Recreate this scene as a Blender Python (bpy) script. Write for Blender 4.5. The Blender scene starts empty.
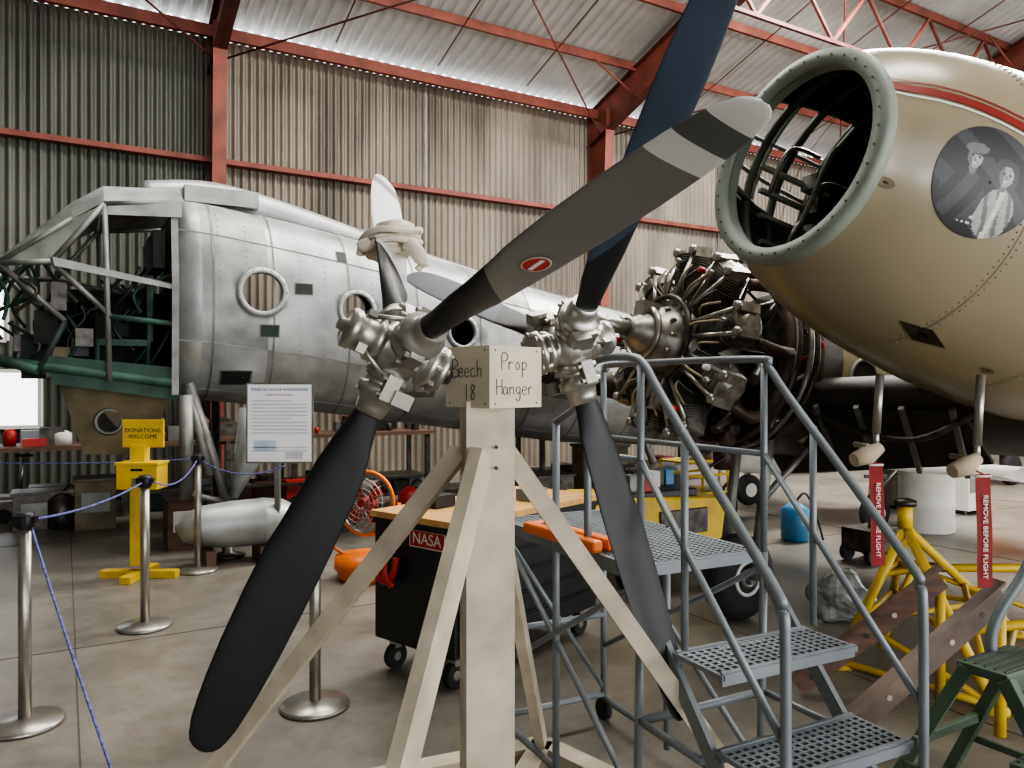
import bpy, math, random
from mathutils import Vector as V, Matrix, noise
random.seed(4)
FPX=769.0
def P(u,v,d): return V(((u-512)/FPX*d, d, 1.6-(v-384)/FPX*d))
Z=V((0,0,1)); F=V((.864,.503,0)).normalized(); E=V((F.y,-F.x,0))   # along wall, away from wall
WO=V((-4.2,12.3,0))
def W(s,t,z): return WO+F*s+E*t+Z*z
# ---------------- materials
def lin(h):
    h=h.lstrip('#'); c=[int(h[i:i+2],16)/255 for i in (0,2,4)]
    return tuple((x/12.92 if x<=.04045 else ((x+.055)/1.055)**2.4) for x in c)
MATS={}
def M(name,hexc,rough=.6,metal=0.,var=.15,scale=4.,bump=0.,detail=4,emit=0,alpha=1,stretch=None,c2=None,trans=0,bs=None):
    if name in MATS: return MATS[name]
    m=bpy.data.materials.new(name); m.use_nodes=True; nt=m.node_tree; b=nt.nodes['Principled BSDF']
    c=lin(hexc)
    b.inputs['Roughness'].default_value=rough; b.inputs['Metallic'].default_value=metal
    tc=nt.nodes.new('ShaderNodeTexCoord'); mp=nt.nodes.new('ShaderNodeMapping')
    if stretch: mp.inputs['Scale'].default_value=stretch
    n=nt.nodes.new('ShaderNodeTexNoise'); n.inputs['Scale'].default_value=scale; n.inputs['Detail'].default_value=detail
    nt.links.new(tc.outputs['Object'],mp.inputs[0]); nt.links.new(mp.outputs[0],n.inputs['Vector'])
    r=nt.nodes.new('ShaderNodeValToRGB'); r.color_ramp.elements[0].position=.3; r.color_ramp.elements[1].position=.7
    d=[max(0,x*(1-var*1.5)) for x in c] if not c2 else lin(c2)
    l=[min(1,x*(1+var)) for x in c]
    r.color_ramp.elements[0].color=(*d,1); r.color_ramp.elements[1].color=(*l,1)
    nt.links.new(n.outputs['Fac'],r.inputs[0]); nt.links.new(r.outputs[0],b.inputs['Base Color'])
    if bump:
        bp=nt.nodes.new('ShaderNodeBump'); bp.inputs['Strength'].default_value=bump; bp.inputs['Distance'].default_value=.01
        src=n
        if bs:
            src=nt.nodes.new('ShaderNodeTexNoise'); src.inputs['Scale'].default_value=bs; src.inputs['Detail'].default_value=2; nt.links.new(tc.outputs['Object'],src.inputs['Vector']); bp.inputs['Distance'].default_value=.03
        nt.links.new(src.outputs['Fac'],bp.inputs['Height']); nt.links.new(bp.outputs[0],b.inputs['Normal'])
    if emit:
        b.inputs['Emission Color'].default_value=(*c,1); b.inputs['Emission Strength'].default_value=emit
    if alpha<1: b.inputs['Alpha'].default_value=alpha
    if trans: b.inputs['Transmission Weight'].default_value=trans
    MATS[name]=m; return m
# ---------------- builder
class B:
    def __init__(s,name): s.n=name; s.v=[]; s.f=[]; s.m=[]; s.sm=[]; s.mats=[]
    def mi(s,m):
        if m not in s.mats: s.mats.append(m)
        return s.mats.index(m)
    def add(s,v,f,mat,smooth=False):
        o=len(s.v); s.v+= [V(p) for p in v]; k=s.mi(mat)
        for q in f: s.f.append([i+o for i in q]); s.m.append(k); s.sm.append(smooth)
    def box(s,c,size,mat,ax=None):
        ax=ax or (V((1,0,0)),V((0,1,0)),Z); x,y,z=[V(a)*h/2 for a,h in zip(ax,size)]; c=V(c)
        v=[c+x*i+y*j+z*k for i in(-1,1) for j in(-1,1) for k in(-1,1)]
        s.add(v,[(0,1,3,2),(4,6,7,5),(0,4,5,1),(2,3,7,6),(0,2,6,4),(1,5,7,3)],mat)
    def beam(s,a,b,w,h,mat,side=None):
        a=V(a);b=V(b);d=(b-a).normalized()
        if side is None: side=d.cross(Z) if abs(d.z)<.95 else V((1,0,0))
        x=(V(side)-d*V(side).dot(d)).normalized(); y=d.cross(x)
        s.box((a+b)/2,(w,h,(b-a).length),mat,(x,y,d))
    def loft(s,rings,mat,smooth=True,cap=True,closed=True,matf=None):
        n=len(rings[0]); o=len(s.v)
        for r in rings: s.v+=[V(p) for p in r]
        for i in range(len(rings)-1):
            for j in range(n if closed else n-1):
                mm=matf(i,j) if matf else mat
                if mm is None: continue
                s.f.append([o+i*n+j,o+i*n+(j+1)%n,o+(i+1)*n+(j+1)%n,o+(i+1)*n+j]); s.m.append(s.mi(mm)); s.sm.append(smooth)
        if cap and closed:
            for r,rev in ((0,1),(len(rings)-1,0)):
                q=[o+r*n+j for j in range(n)]
                if rev:q=q[::-1]
                s.f.append(q); s.m.append(s.mi(mat)); s.sm.append(False)
    def path(s,pts,r,mat,n=10,smooth=True,cap=True):
        pts=[V(p) for p in pts]; rs=r if isinstance(r,(list,tuple)) else [r]*len(pts)
        T=[]
        for i in range(len(pts)):
            a=pts[max(0,i-1)];b=pts[min(len(pts)-1,i+1)]; T.append((b-a).normalized())
        u=T[0].orthogonal().normalized(); rings=[]
        for i,p in enumerate(pts):
            u=(u-T[i]*u.dot(T[i])).normalized(); w=T[i].cross(u)
            rings.append([p+(u*math.cos(a)+w*math.sin(a))*rs[i] for a in [2*math.pi*k/n for k in range(n)]])
        s.loft(rings,mat,smooth,cap)
    def tube(s,a,b,r,mat,r2=None,n=12): s.path([a,b],[r,r if r2 is None else r2],mat,n)
    def rev(s,o,d,prof,mat,n=32,smooth=True,cap=True,matf=None):
        o=V(o);d=V(d).normalized(); u=d.orthogonal().normalized(); w=d.cross(u)
        s.loft([[o+d*h+(u*math.cos(a)+w*math.sin(a))*max(r,1e-4) for a in [2*math.pi*k/n for k in range(n)]] for h,r in prof],mat,smooth,cap,matf=matf)
    def torus(s,o,d,R,r,mat,n=36,m=8,a0=0,a1=2*math.pi):
        o=V(o);d=V(d).normalized(); u=d.orthogonal().normalized(); w=d.cross(u)
        full=abs(a1-a0-2*math.pi)<1e-3; rings=[]
        for i in range(n+1):
            a=a0+(a1-a0)*i/n; c=u*math.cos(a)+w*math.sin(a)
            rings.append([o+c*(R+r*math.cos(b))+d*r*math.sin(b) for b in [2*math.pi*k/m for k in range(m)]])
        s.loft(rings,mat,True,not full)
    def poly(s,pts,mat,thick=0,nrm=None):
        pts=[V(p) for p in pts]; n=len(pts)
        if not thick: s.add(pts,[list(range(n))],mat); return
        nrm=nrm or (pts[1]-pts[0]).cross(pts[2]-pts[0]).normalized()
        q=[p+nrm*thick for p in pts]
        s.add(pts+q,[list(range(n))[::-1],[n+i for i in range(n)]]+[(i,(i+1)%n,n+(i+1)%n,n+i) for i in range(n)],mat)
    def sphere(s,c,r,mat,n=16,sc=(1,1,1),jit=0):
        c=V(c);rings=[]
        for i in range(n//2+1):
            th=math.pi*i/(n//2); ring=[]
            for k in range(n):
                a=2*math.pi*k/n; p=V((math.sin(th)*math.cos(a)*sc[0],math.sin(th)*math.sin(a)*sc[1],math.cos(th)*sc[2]))*r
                if jit: p*=1+jit*noise.noise((p+c)*6/r*.2)
                ring.append(c+p)
            rings.append(ring)
        s.loft(rings,mat,jit<.3,False)
    def done(s,bevel=0,par=None):
        me=bpy.data.meshes.new(s.n); me.from_pydata([tuple(p) for p in s.v],[],s.f)
        for m in s.mats: me.materials.append(m)
        me.polygons.foreach_set('material_index',s.m); me.polygons.foreach_set('use_smooth',s.sm); me.update()
        o=bpy.data.objects.new(s.n,me); bpy.context.collection.objects.link(o)
        if bevel:
            b=o.modifiers.new('bev','BEVEL'); b.width=bevel; b.segments=2; b.limit_method='ANGLE'; b.angle_limit=.7
        if par: o.parent=par
        return o
def text(name,body,loc,x,up,size,mat,par,align='CENTER'):
    cu=bpy.data.curves.new(name,'FONT'); cu.body=body; cu.size=size; cu.align_x=align; cu.align_y='CENTER'; cu.extrude=.0006
    cu.materials.append(mat); o=bpy.data.objects.new(name,cu); bpy.context.collection.objects.link(o)
    x=V(x).normalized(); up=V(up); up=(up-x*up.dot(x)).normalized(); n=x.cross(up)
    o.matrix_world=Matrix(((x.x,up.x,n.x,loc[0]),(x.y,up.y,n.y,loc[1]),(x.z,up.z,n.z,loc[2]),(0,0,0,1)))
    if par: o.parent=par
    return o
def smooth(pts,k=6):
    pts=[V(p) for p in pts]; out=[]
    for i in range(len(pts)-1):
        p0=pts[max(0,i-1)];p1=pts[i];p2=pts[i+1];p3=pts[min(len(pts)-1,i+2)]
        for j in range(k):
            t=j/k; out.append(.5*((2*p1)+(p2-p0)*t+(2*p0-5*p1+4*p2-p3)*t*t+(3*p1-p0-3*p2+p3)*t**3))
    return out+[pts[-1]]
HW={'B':[[(0,0),(0,1),(.4,.95),(.45,.7),(.05,.52),(.5,.4),(.5,.08),(0,0)]],'e':[[(0,.27),(.35,.3),(.3,.5),(.08,.48),(.0,.22),(.12,.0),(.4,.08)]],
'c':[[(.35,.42),(.15,.5),(0,.25),(.12,0),(.38,.08)]],'h':[[(0,1),(.02,0)],[(.02,.3),(.18,.5),(.33,.4),(.35,0)]],'1':[[(.1,1),(.12,0)]],
'8':[[(.35,.85),(.15,1),(.02,.8),(.2,.55),(.4,.28),(.2,0),(0,.22),(.2,.52),(.38,.8),(.3,.95)]],'P':[[(0,0),(.02,1),(.4,.98),(.45,.65),(.05,.5)]],
'r':[[(0,.5),(.02,0)],[(.02,.3),(.15,.5),(.32,.45)]],'o':[[(.2,.5),(.02,.3),(.15,0),(.36,.2),(.2,.5)]],'p':[[(0,.5),(.02,-.45)],[(.02,.4),(.25,.5),(.36,.25),(.2,0),(.02,.1)]],
'H':[[(0,1),(.02,0)],[(.45,1),(.47,0)],[(.02,.5),(.46,.54)]],'a':[[(.33,.45),(.1,.5),(0,.2),(.12,0),(.33,.2),(.34,.48),(.38,0)]],'n':[[(0,.5),(.02,0)],[(.02,.3),(.2,.5),(.34,.35),(.35,0)]],
'g':[[(.33,.45),(.1,.5),(0,.25),(.15,.05),(.33,.2),(.34,.45),(.33,-.3),(.1,-.42),(0,-.25)]],' ':[]}
def hand(b,s,o,x,up,size,mat):
    o=V(o);x=V(x).normalized();n_=x.cross(up).normalized(); cx=0
    for ch in s:
        for st in HW[ch]:
            b.path(smooth([o+x*(cx+a)*size+up*c*size+n_*.0012 for a,c in st],4),.0011,mat,5)
        cx+=.56
# palette
galv=M('galvanized_wall','#786f63',.5,.35,.32,1.5,stretch=(1,1,.25))
galvd=M('galvanized_wall_dark','#56574e',.55,.4,.3,1.5,stretch=(1,1,.25))
roofm=M('roof_sheet','#cccdc9',.42,.25,.14,1.)
red=M('red_oxide_steel','#783c2f',.65,.05,.25,3)
redd=M('red_oxide_dark','#552a22',.65,.05,.25,3)
alu=M('weathered_aluminium','#a3a5a4',.44,.5,.22,3,.45,7,bs=2.2)
alu2=M('weathered_aluminium_dull','#959692',.52,.4,.25,4,.45,7,bs=2.6)
alu3=M('weathered_aluminium_light','#b0b1ae',.4,.5,.2,5,.45,7,bs=3)
aluD=M('dull_aluminium','#777772',.5,.6,.25,5)
steel=M('bright_steel','#aaa79f',.34,.85,.14,14)
steelb=M('brushed_stainless','#a09c94',.33,.85,.1,8)
blk=M('black_paint','#0f0f10',.45,0,.2,6)
blade_black=M('blade_matte_black','#111113',.5,0,.25,9)
navy=M('blade_navy_boot','#2a3442',.5,0,.2,5)
gray=M('blade_gray','#6f6d67',.5,.1,.06,4)
tipg=M('blade_tip_light','#c2c2bc',.45,0,.05,6)
tipd=M('blade_tip_dark','#4f4f4c',.5,0,.08,6)
white=M('white_paint','#d8d6cf',.5,0,.06,5)
wood=M('painted_wood_white','#b8ad99',.7,0,.18,7,.1)
ply=M('plywood_box','#c6bba5',.75,0,.08,5)
cream=M('aircraft_cream_paint','#938870',.25,0,.08,1.2)
grn=M('primer_green_gray','#868d82',.55,.1,.12,6)
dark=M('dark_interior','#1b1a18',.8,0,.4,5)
hint=M('helicopter_interior','#5c6156',.7,.1,.3,5)
dkm=M('dark_engine_metal','#4b4742',.42,.7,.4,12)
engm=M('engine_cylinder_metal','#918d86',.4,.75,.35,14)
exh=M('exhaust_brown','#4f4037',.55,.6,.4,10)
rubber=M('rubber','#1a1a1b',.8,0,.2,8)
hgreen=M('helicopter_cockpit_green','#28473b',.65,0,.35,5)
hgreend=M('helicopter_cockpit_dark_green','#1f2f27',.7,0,.35,5)
olive=M('dirty_olive_panel','#665c45',.6,.2,.35,4)
yel=M('yellow_paint','#c9a81c',.5,0,.15,5)
orange=M('orange_plastic','#e0700f',.4,0,.08,4)
gstair=M('stair_gray_paint','#797f82',.45,.3,.12,6)
redp=M('red_paint','#a3201c',.5,0,.1,5)
ribr=M('red_ribbon','#7a1a1c',.8,0,.15,9)
maple=M('maple_top','#c89a5c',.5,0,.15,4,stretch=(1,8,1))
paper=M('paper_white','#e8eaee',.6,0,.02,4)
ink=M('ink_dark','#20232a',.8,0,.05,4)
inkb=M('ink_blue','#1d3f86',.7,0,.05,4)
rope=M('blue_rope','#5b5f96',.85,0,.45,60)
cloth=M('cloth_rag','#cfc5b4',.9,0,.12,12,.3)
beige=M('beige_foam','#b3a58c',.9,0,.1,8)
dglass=M('dirty_plexiglass','#80837b',.3,0,.25,5,alpha=.8)
ladg=M('ladder_green','#4d5f4c',.55,.1,.2,5)
woodd=M('dark_wood','#5d4335',.65,0,.3,5,stretch=(1,1,6))
railm=M('aged_steel_rail','#5e5046',.5,.5,.3,6)
bluep=M('blue_paint','#3f7fa8',.4,0,.1,4)
plas=M('plastic_bag','#8d908c',.25,0,.35,14,.3)
ifr=M('interior_frame','#4a4a42',.6,.2,.3,6)

# ---------------- floor
def floor_mat():
    m=bpy.data.materials.new('concrete_floor'); m.use_nodes=True; nt=m.node_tree; b=nt.nodes['Principled BSDF']
    tc=nt.nodes.new('ShaderNodeTexCoord')
    n1=nt.nodes.new('ShaderNodeTexNoise'); n1.inputs['Scale'].default_value=.9; n1.inputs['Detail'].default_value=9; n1.inputs['Roughness'].default_value=.65; n1.inputs['Distortion'].default_value=.6
    n2=nt.nodes.new('ShaderNodeTexNoise'); n2.inputs['Scale'].default_value=7; n2.inputs['Detail'].default_value=10; n2.inputs['Roughness'].default_value=.7
    for n in(n1,n2): nt.links.new(tc.outputs['Object'],n.inputs['Vector'])
    r=nt.nodes.new('ShaderNodeValToRGB'); e=r.color_ramp.elements; e[0].position=.32; e[1].position=.66
    e[0].color=(*lin('#57534b'),1); e[1].color=(*lin('#7d776d'),1)
    nt.links.new(n1.outputs['Fac'],r.inputs[0])
    r2=nt.nodes.new('ShaderNodeValToRGB'); e=r2.color_ramp.elements; e[0].position=.36;e[1].position=.55; e[0].color=(.66,.64,.61,1); e[1].color=(1,1,1,1)
    nt.links.new(n2.outputs['Fac'],r2.inputs[0])
    mx=nt.nodes.new('ShaderNodeMix'); mx.data_type='RGBA'; mx.blend_type='MULTIPLY'; mx.inputs[0].default_value=.65
    nt.links.new(r.outputs[0],mx.inputs[6]); nt.links.new(r2.outputs[0],mx.inputs[7]); nt.links.new(mx.outputs[2],b.inputs['Base Color'])
    r3=nt.nodes.new('ShaderNodeMapRange'); r3.inputs[3].default_value=.22; r3.inputs[4].default_value=.55
    nt.links.new(n1.outputs['Fac'],r3.inputs[0]); nt.links.new(r3.outputs[0],b.inputs['Roughness'])
    return m
fm=floor_mat()
b=B('floor'); b.add([W(-9.2,-.3,0),W(60,-.3,0),W(60,30,0),W(-9.2,30,0)],[(0,3,2,1)],fm)
jm=M('floor_joint','#4e4840',.9)
for s in (-2.5,1.2,4.9,8.6): b.box(W(s,12,.0015),(.006,24,.003),jm,(F,E,Z))
for t in (3.7,7.4,11.1): b.box(W(8,t,.0015),(34,.006,.003),jm,(F,E,Z))
b.done()
# ---------------- walls (corrugated)
EH=7.0
def corr(b,s0,s1,t,z0,z1,mat,pitch=.125,amp=.026,along=F,org=WO,nd=E):
    n=max(1,int((s1-s0)/pitch*6)); v=[];fa=[]
    for i in range(n+1):
        s=s0+(s1-s0)*i/n; a=amp*math.sin(2*math.pi*s/pitch)
        p=org+along*s+nd*(t+a); v+=[p+Z*z0,p+Z*z1]
    fa=[(2*i,2*i+2,2*i+3,2*i+1) for i in range(n)]
    b.add(v,fa,mat,True)
SC1,SC2=-.55,6.7; SP=SC2-SC1
b=B('wall_back')
corr(b,-9,-4.9,0,0,EH,galvd)
corr(b,-4.9,-2.85,0,0,1.0,galvd); corr(b,-4.9,-2.85,0,1.78,2.2,galvd); corr(b,-3.25,-2.85,0,2.2,3.1,galvd); corr(b,-4.9,-2.85,0,3.1,EH,galvd); corr(b,-2.85,SC1,0,0,EH,galvd)
corr(b,SC1,28,0,0,EH,galv)
for s in (SC1+.0,SC1+3.6,SC1+SP,SC1+10.8): b.box(W(s,.03,EH/2),(.03,.01,EH),aluD,(F,E,Z))
b.done()
def win(name,sa,sb,za,zb,nx,nz):
    b=B(name)
    for k in range(nx+1): s=sa+(sb-sa)*k/nx; b.beam(W(s,.03,za),W(s,.03,zb),.05,.05,white)
    for k in range(nz+1): z=za+(zb-za)*k/nz; b.beam(W(sa,.03,z),W(sb,.03,z),.05,.05,white)
    b.done()
win('window_1',-4.9,-2.85,1.0,1.78,4,1); win('window_2',-4.9,-3.25,2.2,3.1,3,2)
b=B('wall_left'); 
corr(b,0,24,0,0,EH,galvd,.2,.02,along=E,org=W(-9,0,0),nd=F)
b.poly([W(-9,0,EH),W(-9,24,EH),W(-9,12,EH+3.6)],galvd); b.done()
b=B('ceiling')
def roofz(t): return EH+.3*min(t,24-t)
pit=.2
for (t0,t1) in ((0,12),(12,24)):
    n=int(37/pit*6); v=[]
    for i in range(n+1):
        s=-9+37*i/n; ph=(s/pit)%1; a=.05 if ph<.3 else (.05-(ph-.3)/.15*.05 if ph<.45 else (0 if ph<.85 else (ph-.85)/.15*.05))
        v+=[W(s,t0,roofz(t0)+a+.2),W(s,t1,roofz(t1)+a+.2)]
    b.add(v,[(2*i,2*i+2,2*i+3,2*i+1) for i in range(n)],roofm)
b.done()
frames=B('steel_frame')
for k in range(-1,5):
    s=SC1+SP*k
    h0,h1=.28,.62; w=.1;th=.015
    frames.poly([W(s-th/2,.05,0),W(s-th/2,.05+h0,0),W(s-th/2,.05+h1,EH),W(s-th/2,.05,EH)],red,th,F)
    frames.poly([W(s-w,.05+h0,0),W(s+w,.05+h0,0),W(s+w,.05+h1,EH),W(s-w,.05+h1,EH)],red,th,E)
    frames.poly([W(s-w,.05,0),W(s+w,.05,0),W(s+w,.05,EH),W(s-w,.05,EH)],redd,th,E)
    for ta,tb in ((.0,12),(24,12)):
        ha,hb=.62,.35
        za,zb=roofz(ta),roofz(tb)
        frames.poly([W(s-.008,ta,za+.05),W(s-.008,tb,zb+.05),W(s-.008,tb,zb-hb),W(s-.008,ta,za-ha)],red,.016,F)
        frames.poly([W(s-.1,ta,za-ha),W(s+.1,ta,za-ha),W(s+.1,tb,zb-hb),W(s-.1,tb,zb-hb)],redd,.016,Z)
        frames.poly([W(s-.1,ta,za+.05),W(s+.1,ta,za+.05),W(s+.1,tb,zb+.05),W(s-.1,tb,zb+.05)],redd,.016,Z)
    if k<4:
        for t in (1.5,4.5,7.5,10.5):
            for sg in (-1,1):
                frames.tube(W(s,t,roofz(t)-.5),W(s+sg*1.0,t,roofz(t)+.02),.022,red,n=8)
        frames.tube(W(s,.4,EH-.5),W(s+SP,6,roofz(6)-.1),.016,redd,n=8)
        frames.tube(W(s+SP,.4,EH-.5),W(s,6,roofz(6)-.1),.016,red,n=8)
        frames.tube(W(s,6,roofz(6)-.3),W(s+SP,11.5,roofz(11.5)-.1),.016,red,n=8)
        frames.tube(W(s+SP,6,roofz(6)-.3),W(s,11.5,roofz(11.5)-.1),.016,red,n=8)
        for t in (4.35,):
            zb_=roofz(t)-1.0
            frames.beam(W(s,t,zb_),W(s+SP,t,zb_),.06,.06,redd)
            m_=4
            for q in range(m_):
                sa=s+SP*q/m_; sb=s+SP*(q+.5)/m_; sc=s+SP*(q+1)/m_
                frames.beam(W(sa,t,zb_),W(sb,t,roofz(t)+.03),.05,.05,red); frames.beam(W(sb,t,roofz(t)+.03),W(sc,t,zb_),.05,.05,redd)
        for q in (.25,.5,.75):
            frames.tube(W(s+SP*q,.5,roofz(.5)),W(s+SP*q,12,roofz(12)-.05),.012,red,n=6)
frames.done()
b=B('roof_purlins')
for i in range(1,9):
    t=1.45*i
    for tt in (t,24-t):
        b.box(W(9.5,tt,roofz(tt)+.1),(37,.06,.15),red,(F,E,Z))
b.box(W(9.5,.25,EH+.0),(37,.09,.18),red,(F,E,Z))
b.done()
b=B('wall_girts')
b.box(W(9.5,.13,5.05),(37,.16,.08),red,(F,E,Z)); b.box(W(12.5,.13,2.6),(30,.16,.08),red,(F,E,Z))
b.done()
# ---------------- helicopter
HC=V((-3.2,7.9,0))
def hp(s,w,z): return HC+F*s+E*w+Z*z
def hz(s):
    pts=[(-.3,2.46,1.0,.8),(0,2.44,1.0,.83),(1,2.31,.99,.86),(2.5,2.08,.97,.87),(4.4,1.78,.94,.86),(6,1.6,.86,.8),(7.6,1.5,.7,.66)]
    for a,c in zip(pts,pts[1:]):
        if s<=c[0]:
            k=max(0,(s-a[0])/(c[0]-a[0])); return [a[i]+(c[i]-a[i])*k for i in(1,2,3)]
    return pts[-1][1:]
def hring(s,off=0,n=48):
    c,h,w=hz(s); out=[]
    for k in range(n):
        a=2*math.pi*k/n; ca,sa=math.cos(a),math.sin(a); e=.82
        out.append(hp(s,(w+off)*abs(ca)**e*(1 if ca>0 else -1),c+(h+off)*abs(sa)**e*(1 if sa>0 else -1)))
    return out
def hskin(s,z,off=.01):
    c,h,w=hz(s); q=min(.999,abs((z-c)/h)); sa=q**(1/.82); ca=math.sqrt(1-sa*sa); return hp(s,w*ca**.82+off,z)
def sz(u,v):
    o=HC+E*.85; kx=(u-512)/FPX; s=(kx*o.y-o.x)/(F.x-kx*F.y); d=o.y+F.y*s; return s,1.6-(v-384)/FPX*d
b=B('helicopter_fuselage')
ss=[-.3+.2*i for i in range(40)]
wins=[(263,292,.2),(357,310,.17),(462,332,.16),(532,352,.14)]
cuts=(4,10,14,20,32,40,45)
def pan(i,j):
    a=sum(1 for x in (.0,.55,1.3,2.05,2.8,3.5,4.2,5,5.8,6.6) if ss[i]+.1>x); c_=sum(1 for x in cuts if j>=x)%7
    return [alu,alu,alu2,alu,alu3,alu2,alu][(a*5+c_*3+a*c_)%7]
sh=B('fuselage_shell'); sh.loft([hring(s) for s in ss],alu,True,True,matf=pan)
sh.loft([[p for p in hring(s,-.05)][::-1] for s in [-.25]+ss[1:-1]+[7.45]],hint,True,True)
cut=B('cut')
for i_,(u_,v_,r_) in enumerate(wins):
    s0,z0=sz(u_,v_); cut.rev(hp(s0,.2,z0),E,[(0,r_),(1.2,r_)],dark,36,False)
    cut.rev(hp(s0+(.34 if i_==0 else .45),-1.4,z0+.14),E,[(0,r_*1.3),(1.2,r_*1.3)],dark,36,False)
sho=sh.done(); cuo=cut.done()
md=sho.modifiers.new('cut','BOOLEAN'); md.object=cuo; md.operation='DIFFERENCE'; md.solver='EXACT'
bpy.context.view_layer.update()
dg=bpy.context.evaluated_depsgraph_get(); nm=bpy.data.meshes.new_from_object(sho.evaluated_get(dg)); sho.modifiers.clear(); sho.data=nm; bpy.data.objects.remove(cuo)
for s in (.0,.55,1.3,2.05,2.8,3.5,4.2,5,5.8,6.6):
    b.loft([hring(s-.01,.004),hring(s+.01,.004)],aluD,True,False)
for k in cuts:
    pts=[hring(s,.004)[k] for s in ss]; q=[hring(s,.004)[k]+Z*.012 for s in ss]
    for i in range(len(ss)-1): 
        b.add([pts[i],pts[i+1],q[i+1],q[i]],[(0,1,2,3)],aluD,True)
for s in [.05+.25*i for i in range(24)]:
    for k in range(26):
        z=hz(s)[0]-.8+1.6*k/25; p=hskin(s,z,.0035)
        if any((s-sz(u_,v_)[0])**2+(z-sz(u_,v_)[1])**2<(r_*1.3)**2 for u_,v_,r_ in wins): continue
        b.box(p,(.01,.003,.01),aluD,(F,E,Z))
def hwin(s0,z0,r,frame=alu):
    n=32; R4=[(r*.93,-.03),(r*.93,.016),(r*1.0,.026),(r*1.2,.02),(r*1.2,.0)]
    rings=[[hskin(s0+rr*math.cos(t),z0+rr*math.sin(t),o) for t in [2*math.pi*k/n for k in range(n)]] for rr,o in R4]
    b.loft(rings,frame,True,False)
    for k in range(16):
        t=2*math.pi*k/16; b.box(hskin(s0+r*1.12*math.cos(t),z0+r*1.12*math.sin(t),.024),(.012,.006,.012),aluD,(F,E,Z))
def hrect(s0,z0,ds,dz,m=dark,o=.012):
    for (x,y,mm,oo) in ((ds*1.15,dz*1.15,aluD,o-.004),(ds,dz,m,o)):
        b.add([hskin(s0-x/2,z0-y/2,oo),hskin(s0+x/2,z0-y/2,oo),hskin(s0+x/2,z0+y/2,oo),hskin(s0-x/2,z0+y/2,oo)],[(0,1,2,3)],mm)
for u,v,r in wins: hwin(*sz(u,v),r)
for u,v,x,y in ((304,289,.16,.1),(270,331,.17,.11),(345,255,.1,.1)): hrect(*sz(u,v),x,y,hgreend)
hrect(*sz(424,395),.3,.05,aluD); hrect(*sz(240,378),.26,.12,dark)
b.path(smooth([hp(-.5,0,3.46),hp(.1,.1,3.5),hp(.9,.1,3.36),hp(2,.1,3.08),hp(3.3,.05,2.8)]),[.16]*24+[.1],alu,12)
b.box(hp(.15,.25,3.46),(.7,.3,.16),alu2,(F,E,Z))
for s in (-.1,.25,.9,1.7): b.box(hp(s,.1,hz(s)[0]+hz(s)[1]+.1),(.12,.12,.1),aluD,(F,E,Z))
def c(s,w,z): return hp(s,w,z)
w=.72
TR=.026
b.loft([[c(-.25,w,3.3),c(-.25,w*.6,3.47),c(-.25,-w*.6,3.47),c(-.25,-w,3.3)],[c(-.9,w,3.22),c(-.9,w*.6,3.42),c(-.9,-w*.6,3.42),c(-.9,-w,3.22)],[c(-1.15,w*.9,3.05),c(-1.15,w*.55,3.25),c(-1.15,-w*.55,3.25),c(-1.15,-w*.9,3.05)]],alu2,False,False,False)
for pts in ([c(-1.15,w*.9,3.05),c(-.9,w,3.2),c(-1.3,w*.95,2.66),c(-1.68,w*.75,2.62)],[c(-1.15,w*.55,3.25),c(-1.15,w*.9,3.05),c(-1.68,w*.75,2.62),c(-1.72,w*.4,2.7)],[c(-1.15,-w*.55,3.25),c(-1.15,w*.55,3.25),c(-1.72,w*.4,2.7),c(-1.72,-w*.4,2.7)]): b.poly(pts,dglass)
b.poly([c(-.9,w*1.01,3.2),c(-.27,w*1.04,3.3),c(-.27,w*1.06,3.14),c(-.93,w*1.02,3.1)],alu2,.015)
b.poly([c(-1.3,w*.97,2.7),c(-1.28,w*.98,2.62),c(-.3,w*1.1,2.46),c(-.3,w*1.1,2.5)],alu2,.015)
for sg in (1,-1):
    W_=sg*w
    T=lambda a,bb,m=aluD,r=TR:b.path([a,bb],r,m,8)
    T(c(-.3,W_,3.28),c(-.9,W_,3.2)); T(c(-.9,W_,3.2),c(-1.3,W_*.95,2.66)); T(c(-1.15,W_*.9,3.05),c(-1.7,W_*.72,2.64))
    T(c(-.9,W_,3.2),c(-.86,W_,1.62)); T(c(-.3,W_,2.5),c(-1.3,W_*.95,2.66)); T(c(-1.3,W_*.95,2.66),c(-1.7,W_*.72,2.64))
    T(c(-1.3,W_*.95,2.66),c(-.85,W_,2.2)); T(c(-1.7,W_*.72,2.64),c(-1.2,W_*.9,2.15),aluD)
    T(c(-.86,W_,2.2),c(-.3,W_*1.05,2.15),hgreen)
    T(c(-1.7,W_*.72,2.64),c(-1.9,W_*.6,2.3),hgreen,.045); T(c(-1.9,W_*.6,2.3),c(-1.8,W_*.6,1.85),hgreen,.045); T(c(-1.8,W_*.6,1.85),c(-1.4,W_*.9,1.72),hgreen,.045)
    T(c(-1.2,W_*.9,2.15),c(-1.4,W_*.9,1.72),hgreend)
    b.path([c(-1.85,W_*.6,1.83),c(-1.3,W_*.9,1.74),c(-.3,W_,1.6)],.045,hgreen,8)
    b.poly([c(-1.35,W_*.92,1.85),c(-.3,W_*1.02,1.75),c(-.3,W_,1.45),c(-1.3,W_*.9,1.6)],hgreen if sg>0 else dark,.02)
for z,s,ww,m in ((2.64,-1.7,.52,aluD),(2.3,-1.9,.43,hgreen),(1.85,-1.8,.43,hgreen),(3.05,-1.15,.65,aluD),(1.7,-1.35,.62,hgreend),(3.2,-.9,.7,aluD)):
    b.path([c(s,ww,z),c(s,0,z+.04),c(s,-ww,z)],TR,m,8)
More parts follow.
